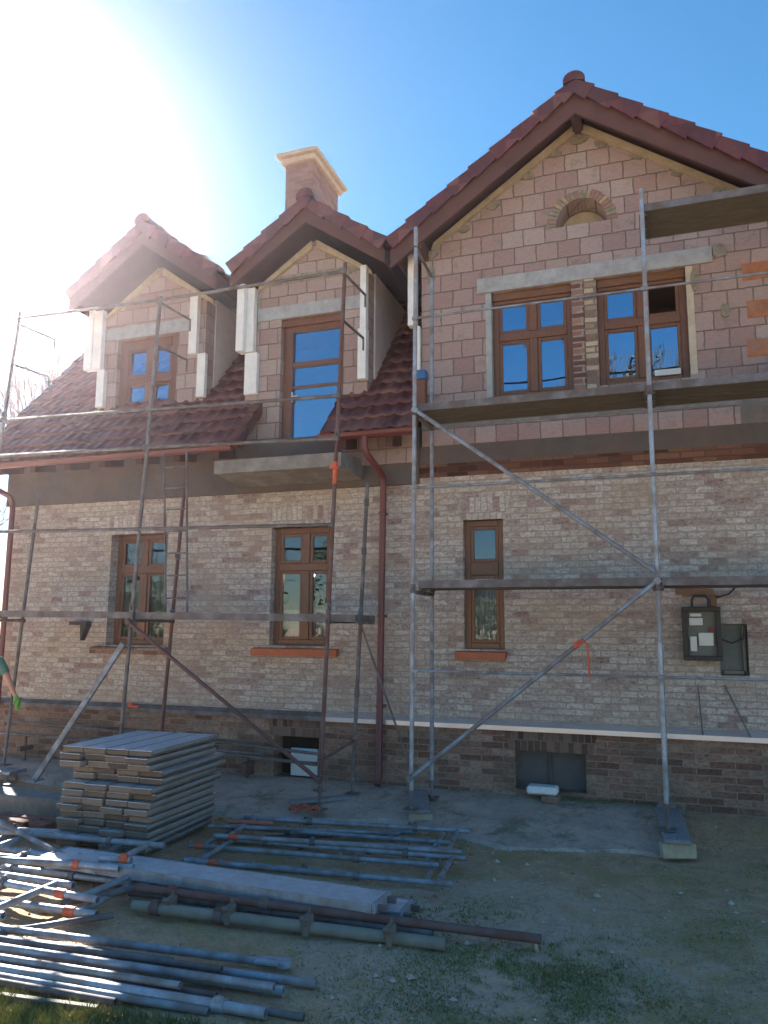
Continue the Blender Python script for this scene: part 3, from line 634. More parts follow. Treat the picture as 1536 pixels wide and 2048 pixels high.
# gable and dormer roofs ------------------------------------------
def gable_roof(cx, ap_z, hw, sl, yf, yb, depth_b=0.24, over_l=None, over_r=None, nm='gable_roof', lab='', lathz=None, wy=9.3):
    """ap_z: tile surface at the ridge; hw half width; sl slope; yf front; yb back"""
    hl, hr = over_l or hw, over_r or hw
    for sgn, h in ((-1, hl), (1, hr)):
        e = Vector((cx+sgn*h, yf, ap_z-sl*h)); d = Vector((-sgn, 0, sl)).normalized()
        ln = h*math.hypot(1, sl)
        # tiles: u goes back into depth, v up the slope
        m = tiles(e, (0, 1, 0), d, yb-yf, ln, phase=0.25)
        n_ = Vector((sgn*sl, 0, 1)).normalized(); a = e-n_*0.03; top = Vector((cx, yf, ap_z))-n_*0.03
        m.add([a, top, top+Vector((0, yb-yf, 0)), a+Vector((0, yb-yf, 0))], [(0, 1, 2, 3)], 1)
        verge(m, e, Vector((cx, yf, ap_z)), drop=0.15, out=(0, -1, 0))
        m.build(nm, roofmat, house, lab)
        # soffit boards below
        m = M(); q = 0.22
        a = Vector((cx+sgn*(h-0.06), 0, ap_z-sl*(h-0.06)-0.15)); t = Vector((cx, 0, ap_z-0.15))
        for (y0, y1) in ((yf+0.05, yb),):
            m.add([(a.x, y0, a.z), (t.x, y0, t.z), (t.x, y1, t.z), (a.x, y1, a.z)], [(0, 1, 2, 3)]); m.add([(a.x, y0, a.z-.02), (t.x, y0, t.z-.02), (t.x, y1, t.z-.02), (a.x, y1, a.z-.02)], [(0, 1, 2, 3)])
        m.box(min(a.x, a.x-sgn*.03), max(a.x, a.x-sgn*.03), yf+0.05, yb-1.2, a.z-0.10, a.z+0.10)
        m.build('soffit', m_soffit, house)
        # barge board
        m = M(); zt = -0.13; 
        m.prism(sorted_ccw([(cx, ap_z+zt), (cx+sgn*(h-0.03), ap_z+zt-sl*(h-0.03)), (cx+sgn*(h-0.03), ap_z+zt-sl*(h-0.03)-depth_b), (cx, ap_z+zt-depth_b*1.08)]), yf+0.03, yf+0.07)
        m.build('barge_board', m_barge, house)
        if lathz:
            m = M(); z0, run = lathz
            m.prism(sorted_ccw([(cx+sgn*0.04, z0-.03), (cx+sgn*run, z0-.03-sl*(run-.04)), (cx+sgn*(run+.03), z0-.03-sl*(run-.04)-.085), (cx+sgn*0.04, z0-.03-.115)]), wy-0.06, wy-0.004)
            m.build('timber_lath', m_lath, house)
    m = M(); ridge_caps(m, (cx, yf-0.03, ap_z+0.02), (cx, yb, ap_z+0.02), 0.118); m.build('ridge_tiles', m_tile, house)
def sorted_ccw(p):
    cx_ = sum(a for a, b in p)/len(p); cz = sum(b for a, b in p)/len(p)
    return sorted(p, key=lambda q: math.atan2(q[1]-cz, q[0]-cx_))
gable_roof(AX, 8.70, 2.41, 0.695, 8.85, 12.4, lab='roof of the big right gable', lathz=(8.44, 1.90))
gable_roof(-4.32, 7.95, 1.19, 0.69, 9.0, 12.2, depth_b=0.19, lab='roof of the door dormer', lathz=(7.52, 0.85), wy=9.38)
gable_roof(-7.0, 8.06, 1.33, 0.71, 9.0, 12.2, depth_b=0.19, lab='roof of the left dormer', lathz=(7.60, 0.95), wy=9.55)
m = M(); m.box(AX-0.06, AX+0.06, 8.95, 9.5, 8.30, 8.42); m.build('ridge_beam', m_soffit, house)
for sgn in (-1, 1):
    m = M(); x = AX+sgn*2.05; m.box(x-0.07, x+0.07, 8.95, 9.6, 6.90, 7.06); m.build('purlin', m_soffit, house)

# dormer with the balcony door
D2 = 9.38; door = (-4.83, -3.87, 4.42, 6.40)
m = M(); m.prism([(-5.38, 4.40), (-3.52, 4.40), (-3.52, 6.98), (-4.32, 7.53), (-4.44, 7.53), (-5.38, 6.98)][:0] or [(-5.38, 4.40), (-3.52, 4.40), (-3.52, 6.95), (-4.32, 7.52), (-5.38, 6.80)], D2, D2+0.24, [rect(door[0], door[1], door[2]+0.001, door[3])]); m.build('dormer_wall', m_blockb, house, 'block wall round the balcony door')
m = M(); m.box(-5.20, -3.62, D2-0.025, D2+0.2, 6.402, 6.59); m.build('lintel', m_lintel, house, 'concrete lintel over the balcony door')
m = M(); m.box(-5.05, -3.70, D2-0.006, D2+0.04, 6.92, 7.05); m.box(-5.375, -5.16, D2-0.006, D2+0.04, 6.3, 6.78); m.build('mortar_patch', m_mortar, house)
m = M()
x0, x1, z0, z1 = door
m.box(x0, x0+0.14, D2+0.10, D2+0.2, z0, z1, 0, .006); m.box(x1-0.10, x1, D2+0.10, D2+0.2, z0, z1, 0, .006); m.box(x0+0.14, x1-0.10, D2+0.10, D2+0.2, z1-0.17, z1, 0, .006); m.box(x0+0.14, x1-0.10, D2+0.10, D2+0.2, z0, z0+0.06, 0, .006)
m.box(x0+0.14, x1-0.10, D2+0.11, D2+0.19, 5.71, 5.78, 0, .006); m.box(x0+0.14, x1-0.10, D2+0.12, D2+0.18, 5.40, 5.435, 0, .004)
m.box(x0-0.0, x1+0.0, D2+0.05, D2+0.098, z1-0.10, z1-0.003, 0, .006)
dd = m.build('balcony_door', m_wood, house, 'tall glazed balcony door')
q = M(); q.add([(x0+0.13, D2+0.15, z0+0.05), (x1-0.09, D2+0.15, z0+0.05), (x1-0.09, D2+0.15, z1-0.16), (x0+0.13, D2+0.15, z1-0.16)], [(0, 1, 2, 3)]); q.build('pane', m_glassu, dd)
q = M(); q.box(x0+0.14, x0+0.16, D2+0.085, D2+0.1, 5.2, 5.34); q.tube((x0+0.15, D2+0.06, 5.27), (x0+0.25, D2+0.06, 5.27), 0.01, 8); q.build('handle', m_zinc, dd)
m = M(); m.box(-5.3, -3.6, 10.4, 10.5, 4.4, 7.2); m.box(-5.3, -3.6, 9.63, 10.4, 4.36, 4.41); m.build('room', m_room, house)
def cheek(x0, x1, yf, ztop, name='dormer_cheek', off=0.0):
    yb = 8.8+(ztop-4.50)/T0
    m = M(); m.prism([(yf, rz(yf)-0.15), (yf, ztop), (yb+0.3, ztop), (yb+0.3, rz(yb+0.3)-0.15)], x0, x1, axis='x'); m.build(name, m_stucco, house)
cheek(-3.60, -3.50, D2+0.25, 7.0); cheek(-5.42, -5.32, D2+0.25, 6.95)
D1 = 9.55
cheek(-6.28, -6.16, D1+0.25, 7.05); cheek(-8.14, -8.02, D1+0.25, 6.95)
# white insulation boards on the dormer corners
def board(x0, x1, y0, y1, z0, z1, lab=None):
    m = M(); m.box(x0, x1, y0, y1, z0, z1, 0, .006); m.build('insulation_board', m_white, house, lab)
board(-5.46, -5.34, 9.20, D2-0.005, 5.94, 6.94); board(-5.34, -5.22, D2-0.10, D2-0.005, 5.94, 6.90)
board(-5.36, -5.16, D2-0.08, D2-0.005, 5.32, 5.93)
board(-3.60, -3.51, 9.28, D2-0.005, 6.08, 6.98); board(-3.62, -3.50, 9.26, D2-0.005, 5.36, 6.07)
board(-2.90, -2.79, 9.22, 9.34, 6.00, 7.00); board(-2.80, -2.74, 9.24, 9.34, 5.35, 5.99)
board(-8.30, -8.16, 9.42, D1-0.005, 6.03, 7.02); board(-8.16, -8.0, D1-0.10, D1-0.005, 6.03, 7.0); board(-8.06, -7.92, D1-0.09, D1-0.005, 5.42, 6.02)
board(-6.42, -6.28, 9.46, D1-0.005, 6.10, 7.02); board(-6.26, -6.12, 9.47, D1-0.005, 5.42, 6.09)
board(1.44, 1.58, 9.24, 9.36, 5.4, 6.1)
# left dormer wall and window
d1w = (-7.76, -6.66, 5.30, 6.50)
m = M(); m.prism([(-8.12, 5.1), (-6.18, 5.1), (-6.18, 6.95), (-7.0, 7.60), (-7.06, 7.60), (-8.12, 6.84)], D1, D1+0.24, [rect(*d1w)]); m.build('dormer_wall', m_blockb, house, 'block wall of the left dormer')
m = M(); m.box(-8.06, -6.42, D1-0.02, D1+0.2, 6.502, 6.70); m.build('lintel', m_lintel, house, 'concrete lintel of the left dormer')
window(d1w, D1+0.08, [-7.19], [5.84], frame=0.16, bar=0.12, label='window of the left dormer')
m = M(); m.box(-8.0, -6.3, 10.9, 11.0, 5.2, 7.4); m.box(-8.0, -6.3, 9.8, 10.9, 5.15, 5.2); m.build('room', m_room, house)
# balcony slab
m = M(); m.prism([(8.50, 4.03), (9.24, 3.93), (9.36, 3.93), (9.36, 4.30), (8.50, 4.19)][:0] or [(8.50, 4.02), (9.40, 3.96), (9.40, 4.26), (8.50, 4.19)], -5.29, -3.52, axis='x'); m.build('balcony_slab', m_concrete, house, 'bare concrete balcony slab with no railing')
# chimney
m = M(); m.box(-5.86, -5.34, 11.40, 12.55, 7.5, 10.20); ch = m.build('chimney', brick_mat('chimney_brick', 0.262, 0.076, 0.006, [(0, (0.27, 0.165, 0.14)), (1, (0.38, 0.25, 0.21))], (0.3, 0.23, 0.2), blotch=0.2), house)
q = M(); q.box(-5.93, -5.27, 11.33, 12.62, 10.20, 10.30, 0, .01); q.box(-6.0, -5.20, 11.26, 12.69, 10.303, 10.38, 0, .012); q.tube((-5.6, 11.9, 10.38), (-5.6, 11.9, 10.62), 0.07, 12); q.build('chimney_cap', m_plaster, ch)
m = M(); m.box(-8.04, -7.74, 9.18, 9.3, 2.08, 2.13); m.prism([(-7.84, 1.86), (-7.74, 2.08), (-7.86, 2.08)], 9.2, 9.3); m.build('wall_bracket', m_black, house)

# ------------------------------------------------------------ things on the wall
eb = thing('distribution_box', 'black-framed electrical box with glass front and top handle, hung on the brick wall', 'electrical box', (0.48, 9.2, 1.74))
m = M(); m.box(0.29, 0.68, 9.14, 9.298, 1.74, 1.79, 0, .005); m.box(0.29, 0.68, 9.14, 9.298, 2.27, 2.32, 0, .005); m.box(0.29, 0.34, 9.14, 9.298, 1.79, 2.27, 0, .005); m.box(0.63, 0.68, 9.14, 9.298, 1.79, 2.27, 0, .005); m.build('frame', m_black, eb)
m = M(); m.box(0.335, 0.635, 9.20, 9.29, 1.785, 2.275); m.build('back_panel', m_greenbox, eb)
m = M(); m.box(0.36, 0.50, 9.165, 9.20, 2.12, 2.20, 0, .004); m.box(0.37, 0.49, 9.163, 9.20, 2.215, 2.25, 0, .004); m.build('fuse_row', m_whitebox, eb)
m = M(); m.box(0.36, 0.43, 9.165, 9.20, 1.84, 2.00, 0, .004); m.box(0.45, 0.60, 9.16, 9.20, 1.90, 2.04, 0, .004); m.build('socket_panel', m_whitebox, eb)
m = M(); m.box(0.56, 0.61, 9.165, 9.20, 2.05, 2.10); m.build('switch', plain('red_switch', (0.25, 0.03, 0.03), 0.5), eb)
m = M(); m.path([(0.40, 9.2, 2.32), (0.40, 9.2, 2.40), (0.43, 9.2, 2.44), (0.54, 9.2, 2.44), (0.57, 9.2, 2.40), (0.57, 9.2, 2.32)], 0.014, 8); m.build('handle', m_black, eb)
m = M(); m.prism([(0.24, 2.46), (0.63, 2.46), (0.63, 2.52), (0.24, 2.56)], 9.27, 9.298); m.box(0.60, 0.66, 9.275, 9.298, 2.32, 2.46)
solo(m, 'wooden_mount', m_woodgold, 'brown wooden board on the wall above the electrical box', 'board')
m = M(); m.path([(0.65, 9.2, 2.42), (0.78, 9.22, 2.46), (0.84, 9.26, 2.52), (0.86, 9.27, 2.57)], 0.011, 6)
m.path([(0.66, 9.2, 1.98), (0.78, 9.22, 1.93), (0.9, 9.24, 1.98), (0.92, 9.25, 2.12)], 0.010, 6); solo(m, 'electric_cable', m_black, 'dark cable looping from the electrical box to the wall', 'cable')
for (a, b, lab) in (((0.42, 1.47), (0.44, 0.95), 'straight thin rod leaning on the wall below the electrical box'), ((0.69, 1.48), (0.91, 0.95), 'slanting thin rod leaning on the wall under the wall niche')):
    m = M(); m.tube((a[0], 9.27, a[1]), (b[0], 9.2, b[1]), 0.009, 6); solo(m, 'thin_rod', m_greytube, lab, 'rod', group='rods leaning on the wall')

# ------------------------------------------------------------ SCAFFOLDS
def lerp(a, b, t): return Vector(a).lerp(Vector(b), t)
YO, YI = 8.10, 8.80
def post(par, a, b, mat, z_base=None, lab=None, joints=()):
    m = M(); a, b = Vector(a), Vector(b); m.tube(a, b, 0.024, 14, hollow=True)
    pt = m.build('standard', mat, par, lab)
    for z in joints:
        t = (z-a.z)/(b.z-a.z); c_ = a.lerp(b, t); q = M(); q.tube(c_-Vector((0, 0, .05)), c_+Vector((0, 0, .05)), 0.031, 12); q.obox(c_+Vector((0, -0.038, 0)), (.014, 0, 0), (0, .02, 0), (0, 0, .03)); q.build('coupler', m_greytube, pt)
    if z_base is not None:
        q = M(); q.tube((a.x, a.y, z_base), (a.x, a.y, a.z+0.1), 0.017, 10); q.box(a.x-.075, a.x+.075, a.y-.075, a.y+.075, z_base, z_base+.008); q.tube((a.x, a.y, a.z-.02), (a.x, a.y, a.z+.02), 0.034, 10); q.box(a.x-.08, a.x+.08, a.y-.008, a.y+.008, a.z-.012, a.z+.012)
        q.build('base_jack', m_greytube, pt)
    return pt
def bar(par, a, b, r, mat, name='guard_rail', lab=None, ends=True):
    m = M(); a, b = Vector(a), Vector(b); m.tube(a, b, r, 10)
    if ends:
        d = (b-a).normalized()
        for e in (a, b): m.obox(e+Vector((0, random.uniform(-.005, .005), random.uniform(-.006, .006))), d*random.uniform(.028, .038), (0, r*1.25, 0), d.cross(Vector((0, 1, 0))).normalized()*r*1.3)
    return m.build(name, mat, par, lab)
def deck(par, x0, x1, z, y0=8.13, y1=8.77, mat=None, zr=None, th=0.075):
    m = M(); n = 2; wd = (y1-y0)/n; zr = z if zr is None else zr; sl_ = (zr-z)/(x1-x0)
    for k in range(n):
        a = y0+k*wd+.004; b = a+wd-.008; xc = (x0+x1)/2; h = (x1-x0)/2
        m.obox((xc, (a+b)/2, (z+zr)/2-th/2), (h, 0, h*sl_), (0, (b-a)/2, 0), (0, 0, th/2), 0, 0.006)
        for e in (a-.0035, b+.0035): m.obox((xc, e, (z+zr)/2-th/2), (h*0.995, 0, h*sl_), (0, .003, 0), (0, 0, th/2+.004), 1)
        for xe in (x0+.01, x1-.01): m.box(xe-.02, xe+.02, a+.05, b-.05, (z if xe < xc else zr)-th-.03, (z if xe < xc else zr)-th+.002, 1)
    return m.build('deck', mat or [m_deckwood, m_greytube], par)
rs = thing('scaffold', 'blue-grey galvanised steel scaffold with three plank decks in front of the big right gable', 'scaffold', (-1.2, 8.45, 0), group='scaffolds along the facade')
PX = (-2.455, 0.05, 2.56)
post(rs, (-2.50, YO, 0.36), (-2.445, YO, 6.72), m_steelb, 0.19, joints=(2.5, 4.5))
post(rs, (0.035, YO, 0.42), (0.062, YO, 6.72), m_steelb, 0.205, joints=(2.5, 4.5)); post(rs, (2.56, YO, 0.35), (2.57, YO, 6.72), m_steelb, 0.12)
post(rs, (-2.47, YI, 0.34), (-2.45, YI, 6.52), m_steel, 0.17, joints=(2.5, 4.5)); post(rs, (0.05, YI, 0.35), (0.06, YI, 6.5), m_steel, 0.17); post(rs, (2.56, YI, 0.35), (2.57, YI, 6.5), m_steel, 0.15)
for x in PX:
    for z in (2.46, 4.46): bar(rs, (x, YO, z), (x, YI, z), 0.022, m_greytube, 'transom')
    if x != PX[0]: bar(rs, (x, YO, 6.42), (x, YI, 6.42), 0.022, m_greytube, 'transom')
bar(rs, (-2.445, YO, 6.46), (-2.45, YI, 6.42), 0.018, m_greytube, 'transom'); 
for (x0, x1) in ((-2.43, 0.03), (0.08, 2.54)):
    deck(rs, x0, x1, 2.585); deck(rs, x0, x1, 4.585)
deck(rs, 0.08, 2.54, 6.56)
for (x0, x1) in ((-2.45, 0.05), (0.05, 2.56)):
    for z in (1.62, 3.615, 5.59): bar(rs, (x0, YO-0.03, z), (x1, YO-0.03, z), 0.014 if z > 2 else 0.013, m_steel)
bar(rs, (-2.44, YO-0.045, 4.50), (0.05, YO-0.045, 2.62), 0.024, m_steel, 'brace', 'falling diagonal brace'); bar(rs, (0.045, YO-0.045, 2.55), (-2.50, YO-0.045, 0.50), 0.024, m_steel, 'brace', 'rising diagonal brace')
m = M(); m.path([(-0.74, YO-0.09, 1.92), (-0.70, YO-0.10, 1.96), (-0.64, YO-0.09, 1.93), (-0.63, YO-0.08, 1.72), (-0.635, YO-0.08, 1.60)], 0.012, 6); m.obox((-0.73, YO-0.075, 1.93), (.04, 0, .02), (0, .02, 0), (0, 0, .03)); solo(m, 'orange_strap', m_orange, 'orange strap hanging from the rising brace of the right scaffold', 'strap')

ls = thing('scaffold', 'older grey and rusty tube scaffold leaning slightly, in front of the two dormers', 'scaffold', (-6, 8.45, 0), group='scaffolds along the facade')
A0, A1 = Vector((-3.55, YO, 0.30)), Vector((-3.335, YO, 6.42)); B0, B1 = Vector((-6.22, YO, 0.38)), Vector((-5.95, YO, 6.36)); C0, C1 = Vector((-8.86, YO, 0.40)), Vector((-8.29, YO, 6.46))
def at(a, b, z): return a.lerp(b, (z-a.z)/(b.z-a.z))
post(ls, A0, A1, m_rusty, 0.10, joints=(2.3, 4.3)); post(ls, B0, B1, m_greytube, 0.10, joints=(2.3, 4.3)); post(ls, C0, C1, m_greytube, 0.1, joints=(4.97,))
IA0, IA1 = Vector((-3.44, YI, 0.30)), Vector((-3.285, YI, 3.86)); IB0, IB1 = Vector((-6.13, YI, 0.35)), Vector((-5.91, YI, 4.22)); IC0, IC1 = Vector((-8.66, YI, 0.35)), Vector((-8.40, YI, 3.95))
post(ls, IA0, IA1, m_greytube, 0.14, joints=(1.3, 2.25, 3.0, 3.6)); post(ls, IB0, IB1, m_redtube, 0.14, joints=(2.25, 3.0)); post(ls, IC0, IC1, m_greytube, 0.14)
o = Vector((0, -.032, 0))
for z, zl in ((6.30, 6.30), (4.76, 4.83), (4.25, 4.33), (3.24, 3.28)):
    bar(ls, at(B0, B1, zl)+o, at(A0, A1, z)+o, 0.021, m_greytube); bar(ls, at(C0, C1, zl+.05)+o, at(B0, B1, zl)+o, 0.021, m_greytube)
bar(ls, at(C0, C1, 3.33)+o, (-11.0, YO, 3.38), 0.02, m_greytube); bar(ls, at(C0, C1, 2.2)+o, (-11.0, YO, 2.28), 0.021, m_greytube)
deck(ls, -6.12, -3.16, 2.24, mat=[m_greytube, m_greytube], zr=2.215); deck(ls, -8.75, -6.15, 2.27, mat=[m_greytube, m_greytube], zr=2.245)
for (a, b) in ((A0, A1), (B0, B1), (C0, C1)):
    for z in (6.28, 5.70):
        p = at(a, b, z); e = p+Vector((0.0, 0.70, 0.03)); m = M(); m.tube(p, e, 0.017, 10); m.tube(e, e-Vector((0, 0, 0.16)), 0.014, 8); m.build('end_guard', m_greytube, ls)
for (a, b, c_, d) in ((A0, A1, IA0, IA1), (B0, B1, IB0, IB1), (C0, C1, IC0, IC1)):
    bar(ls, at(a, b, 2.14), at(c_, d, 2.14), 0.02, m_greytube, 'transom')
bar(ls, at(B0, B1, 2.12)+o*1.6, at(A0, A1, 0.42)+o*1.6, 0.023, m_redtube, 'brace', 'brown diagonal brace')
bar(ls, at(IA0, IA1, 2.12), (-2.74, YI, 0.52), 0.012, m_greytube, 'brace', 'thin dark brace')
bar(ls, at(A0, A1, 0.62), at(IA0, IA1, 0.75), 0.018, m_rusty, 'transom')
m = M(); m.obox(at(A0, A1, 3.93)+Vector((0, -.035, 0)), (.035, 0, .01), (0, .03, 0), (0, 0, .035), 0, .008); m.obox(at(A0, A1, 3.90)+Vector((0, -.035, 0)), (.055, 0, -.006), (0, .02, 0), (0, 0, .014), 0, .005); m.tube(at(A0, A1, 3.72)+Vector((0, -.004, 0)), at(A0, A1, 3.98)+Vector((0, -.004, 0)), 0.028, 10); m.build('coupler', m_orange, ls, 'orange coupler on the rusty post')
m = M(); d = Vector((-7.34, YO-.15, 0.17))-Vector((-6.20, YO-.05, 1.86)); dn = d.normalized(); sd_ = Vector((dn.z, 0, -dn.x))
m.obox(Vector((-6.77, YO-.1, 1.015)), d/2, Vector((0, .02, 0)), sd_*0.036, 0, .004); m.obox(Vector((-7.34, YO-.15, 0.185)), (.08, 0, 0), (0, .08, 0), (0, 0, .012))
solo(m, 'steel_prop', m_steel, 'flat bluish steel prop leaning against the left scaffold behind the plank stack', 'prop')
# ladder
ld = thing('ladder', 'narrow grey ladder leaning up between the decks of the left scaffold', 'ladder', (-5.9, 8.5, 2.25))
rl0, rl1 = Vector((-5.87, 8.42, 2.25)), Vector((-6.15, 8.62, 4.38)); rr0, rr1 = Vector((-5.55, 8.42, 2.25)), Vector((-5.80, 8.62, 4.38))
for (a, b) in ((rl0, rl1), (rr0, rr1)): m = M(); m.tube(a, b, 0.015, 8); m.build('rail', m_greytube, ld)
for k in range(7): m = M(); t = (k+0.6)/7.3; m.tube(rl0.lerp(rl1, t), rr0.lerp(rr1, t), 0.011, 8); m.build('rung', m_greytube, ld)

# sole boards and blocks under the right scaffold
def obb(p0, p1, w_, z0, z1, tilt=0.0):
    a, b = Vector((*p0, 0)), Vector((*p1, 0)); d = (b-a)/2; sd2 = Vector((-d.y, d.x, 0)).normalized()*(w_/2)
    m = M(); m.obox((a+b)/2+Vector((0, 0, (z0+z1)/2)), d+Vector((0, 0, tilt)), sd2, (0, 0, (z1-z0)/2), 0, .006); return m
solo(obb((-2.70, 9.0), (-2.44, 7.97+.22), 0.23, 0.145, 0.185, -.022), 'sole_board', m_boardgrey, 'grey sole board under the left post of the right scaffold', 'board', group='sole boards under the scaffold')
solo(obb((0.04, 9.05), (0.12, 7.80), 0.24, 0.165, 0.205, -.014), 'sole_board', m_boardgrey, 'grey sole board under the right post of the right scaffold', 'board', group='sole boards under the scaffold')
solo(obb((-2.57, 8.21), (-2.33, 8.31), 0.10, 0.00, 0.12), 'timber_block', m_woodblk, 'pale timber block under the front end of the left sole board', 'block', group='timber blocks')
solo(obb((-0.03, 7.84), (0.26, 7.94), 0.10, 0.02, 0.148), 'timber_block', m_woodblk, 'pale timber block under the front end of the right sole board', 'block', group='timber blocks')
solo(obb((-3.98, 8.22), (-3.40, 8.75), 0.14, 0.10, 0.14), 'sole_board', m_boardgrey, 'slanting grey board beneath the rusty post of the left scaffold', 'board', group='sole boards under the scaffold')
# bits along the plinth
for (x0, x1, z0, z1, y) in ((-9.9, -5.9, .72, .60, 9.13), (-9.9, -4.75, .54, .47, 9.06), (-5.6, -3.95, .58, .50, 9.15), (-5.3, -4.0, .45, .40, 9.02)):
    m = M(); m.tube((x0, y, z0), (x1, y, z1), 0.02, 10, hollow=True); solo(m, 'stored_tube', m_greytube, {0.72: 'upper long grey tube resting along the plinth at the far left', 0.54: 'lower long grey tube resting along the plinth, reaching behind the plank stack', 0.58: 'short upper tube along the plinth ending at the cellar opening', 0.45: 'short lower tube along the plinth in front of the cellar opening'}[z0], 'tube', group='tubes stored along the plinth')
for x in (-8.6, -7.2, -5.0):
    m = M(); m.box(x-.03, x+.03, 8.98, 9.22, .30 if x < -6 else .2, .36); m.tube((x, 9.1, .05), (x, 9.1, .46 if x > -6 else .5), 0.02, 8); solo(m, 'tube_trestle', m_rusty, 'rusty trestle under the tubes by the plinth, %s' % {-8.6: 'farthest left', -7.2: 'behind the steel prop', -5.0: 'behind the plank stack'}[x], 'trestle', group='trestles by the plinth')
m = M(); m.box(-1.44, -1.10, 9.05, 9.25, .235, .32, 0, .02); solo(m, 'paper_bag', m_white, 'small white packet lying in front of the right cellar window', 'packet')
m = M(); m.box(-1.27, -1.08, 9.0, 9.16, .16, .233, 0, .006); solo(m, 'loose_brick', m_plinth, 'loose brown brick under the white packet by the right cellar window', 'brick')
m = M(); m.box(-6.95, -6.87, 9.17, 9.22, .96, 1.02, 0, .008); m.box(-6.92, -6.76, 9.16, 9.21, .95, .99, 0, .01); solo(m, 'orange_clamp', m_orange, 'small orange clamp lying on the plinth flashing', 'clamp')
m = M(); 
for k in range(9):
    a = random.uniform(0, 6.28); c_ = Vector((-3.72+random.uniform(-.17, .2), 8.1+random.uniform(-.09, .09), .08+random.uniform(0, .05)))
    m.path([c_, c_+Vector((math.cos(a)*.06, math.sin(a)*.04, .03)), c_+Vector((math.cos(a)*.13, math.sin(a)*.07, -.02))], .014, 6)
solo(m, 'orange_straps', m_orange, 'tangle of orange straps on the ground below the rusty post', 'straps')
m = M(); m.box(-2.76, -2.60, 9.0, 9.12, 4.75, 5.18, 0, .01); m.box(-2.77, -2.59, 8.98, 9.13, 5.18, 5.30, 1, .01)
solo(m, 'plastic_canister', [plain('rust_brown_plastic', (0.16, .07, .05), .7), m_bluecloth], 'rust-brown canister with a blue cap on the scaffold deck beside the gable corner', 'canister')

# ------------------------------------------------------------ stack of planks
R1 = Vector((-5.44, 6.20, 0)); ux = Vector((1, 0.02, 0)).normalized(); uy = Vector((-0.01, 1, 0)).normalized()
proto = None; n_l = 14; th = 0.062
rowdesc = ['bottom layer', 'second layer', 'third layer', 'fourth layer', 'fifth layer', 'sixth layer', 'seventh layer', 'eighth layer', 'ninth layer', 'tenth layer', 'eleventh layer', 'twelfth layer', 'thirteenth layer', 'top layer']
coldesc = ['leftmost', 'second from the left', 'third from the left', 'rightmost']
lx = [0.0, .01, .0, .02, .03, .01, .03, .05, .07, .08, .06, .03, .01, .02]
_t = m_stackwood.node_tree; _p = [n for n in _t.nodes if n.type == 'BSDF_PRINCIPLED'][0]; _l = _p.inputs['Base Color'].links[0].from_socket
_oi = _t.nodes.new('ShaderNodeObjectInfo'); _r = _t.nodes.new('ShaderNodeValToRGB'); _r.color_ramp.elements[0].color = (0.55, 0.5, 0.46, 1); _r.color_ramp.elements[1].color = (1.35, 1.32, 1.3, 1)
_mx = _t.nodes.new('ShaderNodeMix'); _mx.data_type = 'RGBA'; _mx.blend_type = 'MULTIPLY'; _mx.inputs[0].default_value = 1
_t.links.new(_oi.outputs['Random'], _r.inputs[0]); _t.links.new(_l, _mx.inputs[6]); _t.links.new(_r.outputs[0], _mx.inputs[7]); _t.links.new(_mx.outputs[2], _p.inputs['Base Color'])
def plank_mesh():
    m = M(); wd, dp = 0.244, 1.17
    m.box(-wd/2, wd/2, 0, dp, 0.006, th-0.008, 0, .008)
    for q_ in range(5): m.box(-wd/2+.004+q_*.048, -wd/2+.045+q_*.048, 0.004, dp-.004, th-0.0078, th-0.002, 1, .002)
    m.box(-wd/2-.001, -wd/2+.012, 0.01, dp-.01, th-.03, th-.001, 2); m.box(wd/2-.012, wd/2+.001, 0.01, dp-.01, th-.03, th-.001, 2)
    return m.build('stacked_plank', [m_stackwood, m_decktop, m_boardgrey])
proto = plank_mesh()
for L in range(n_l):
    for k in range(4):
        c_ = proto if (L == 0 and k == 0) else proto.copy()
        if c_ is not proto: COL.objects.link(c_)
        p = R1+ux*(0.125+0.252*k+lx[L]+random.uniform(-.016, .016)*(0 if L == 13 else 1))+uy*random.uniform(-.045, .045)*(0.2 if L == 13 else 1)+uy*(.10*(L in (9, 10)))
        c_.location = (p.x, p.y, 0.03+L*(th+.0035)); c_.rotation_euler = (R(random.uniform(-.25, .25)), R(random.uniform(-.5, .5)), R(random.uniform(-1.2, 1.2)+1.0))
        c_['label'] = 'grey-brown scaffold plank, %s in the %s of the stack' % (coldesc[k], rowdesc[L]); c_['category'] = 'plank'; c_['group'] = 'scaffold planks stacked in a block'

# ------------------------------------------------------------ decks, frames and tubes on the ground
def ground_deck(p0, p1, w_, z, lab, th_=0.07):
    a, b = Vector((*p0, z)), Vector((*p1, z)); d = (b-a); dn = d.normalized(); sd2 = Vector((-dn.y, dn.x, 0))
    m = M(); m.obox((a+b)/2, d/2, sd2*w_/2, (0, 0, th_/2), 0, .006)
    t = thing('steel_deck', lab, 'deck', ((a+b)/2), group='steel decks on the ground')
    m.build('deck_plate', m_decktop, t)
    for e in (a, b):
        q = M(); q.obox(e+dn*(.012 if e == b else -.012), dn*.012, sd2*(w_/2+.004), (0, 0, th_/2+.006), 0, .003); q.build('end_bracket', m_steelb, t)
        for s_ in (-1, 1): q = M(); q.obox(e+sd2*s_*w_*.3+dn*(.05 if e == b else -.05), dn*.04, sd2*.012, (0, 0, .022), 0, .004); q.build('hook', m_greytube, t)
    q = M()
    for s_ in (-1, 1): q.obox((a+b)/2+sd2*s_*(w_/2+.003), d/2*.998, sd2*.003, (0, 0, th_/2+.004))
    q.build('side_rail', m_steelb, t)
    return t
ground_deck((-4.86, 5.58), (-1.92, 5.47), 0.30, 0.155, 'long grey steel deck lying on top in front of the plank stack')
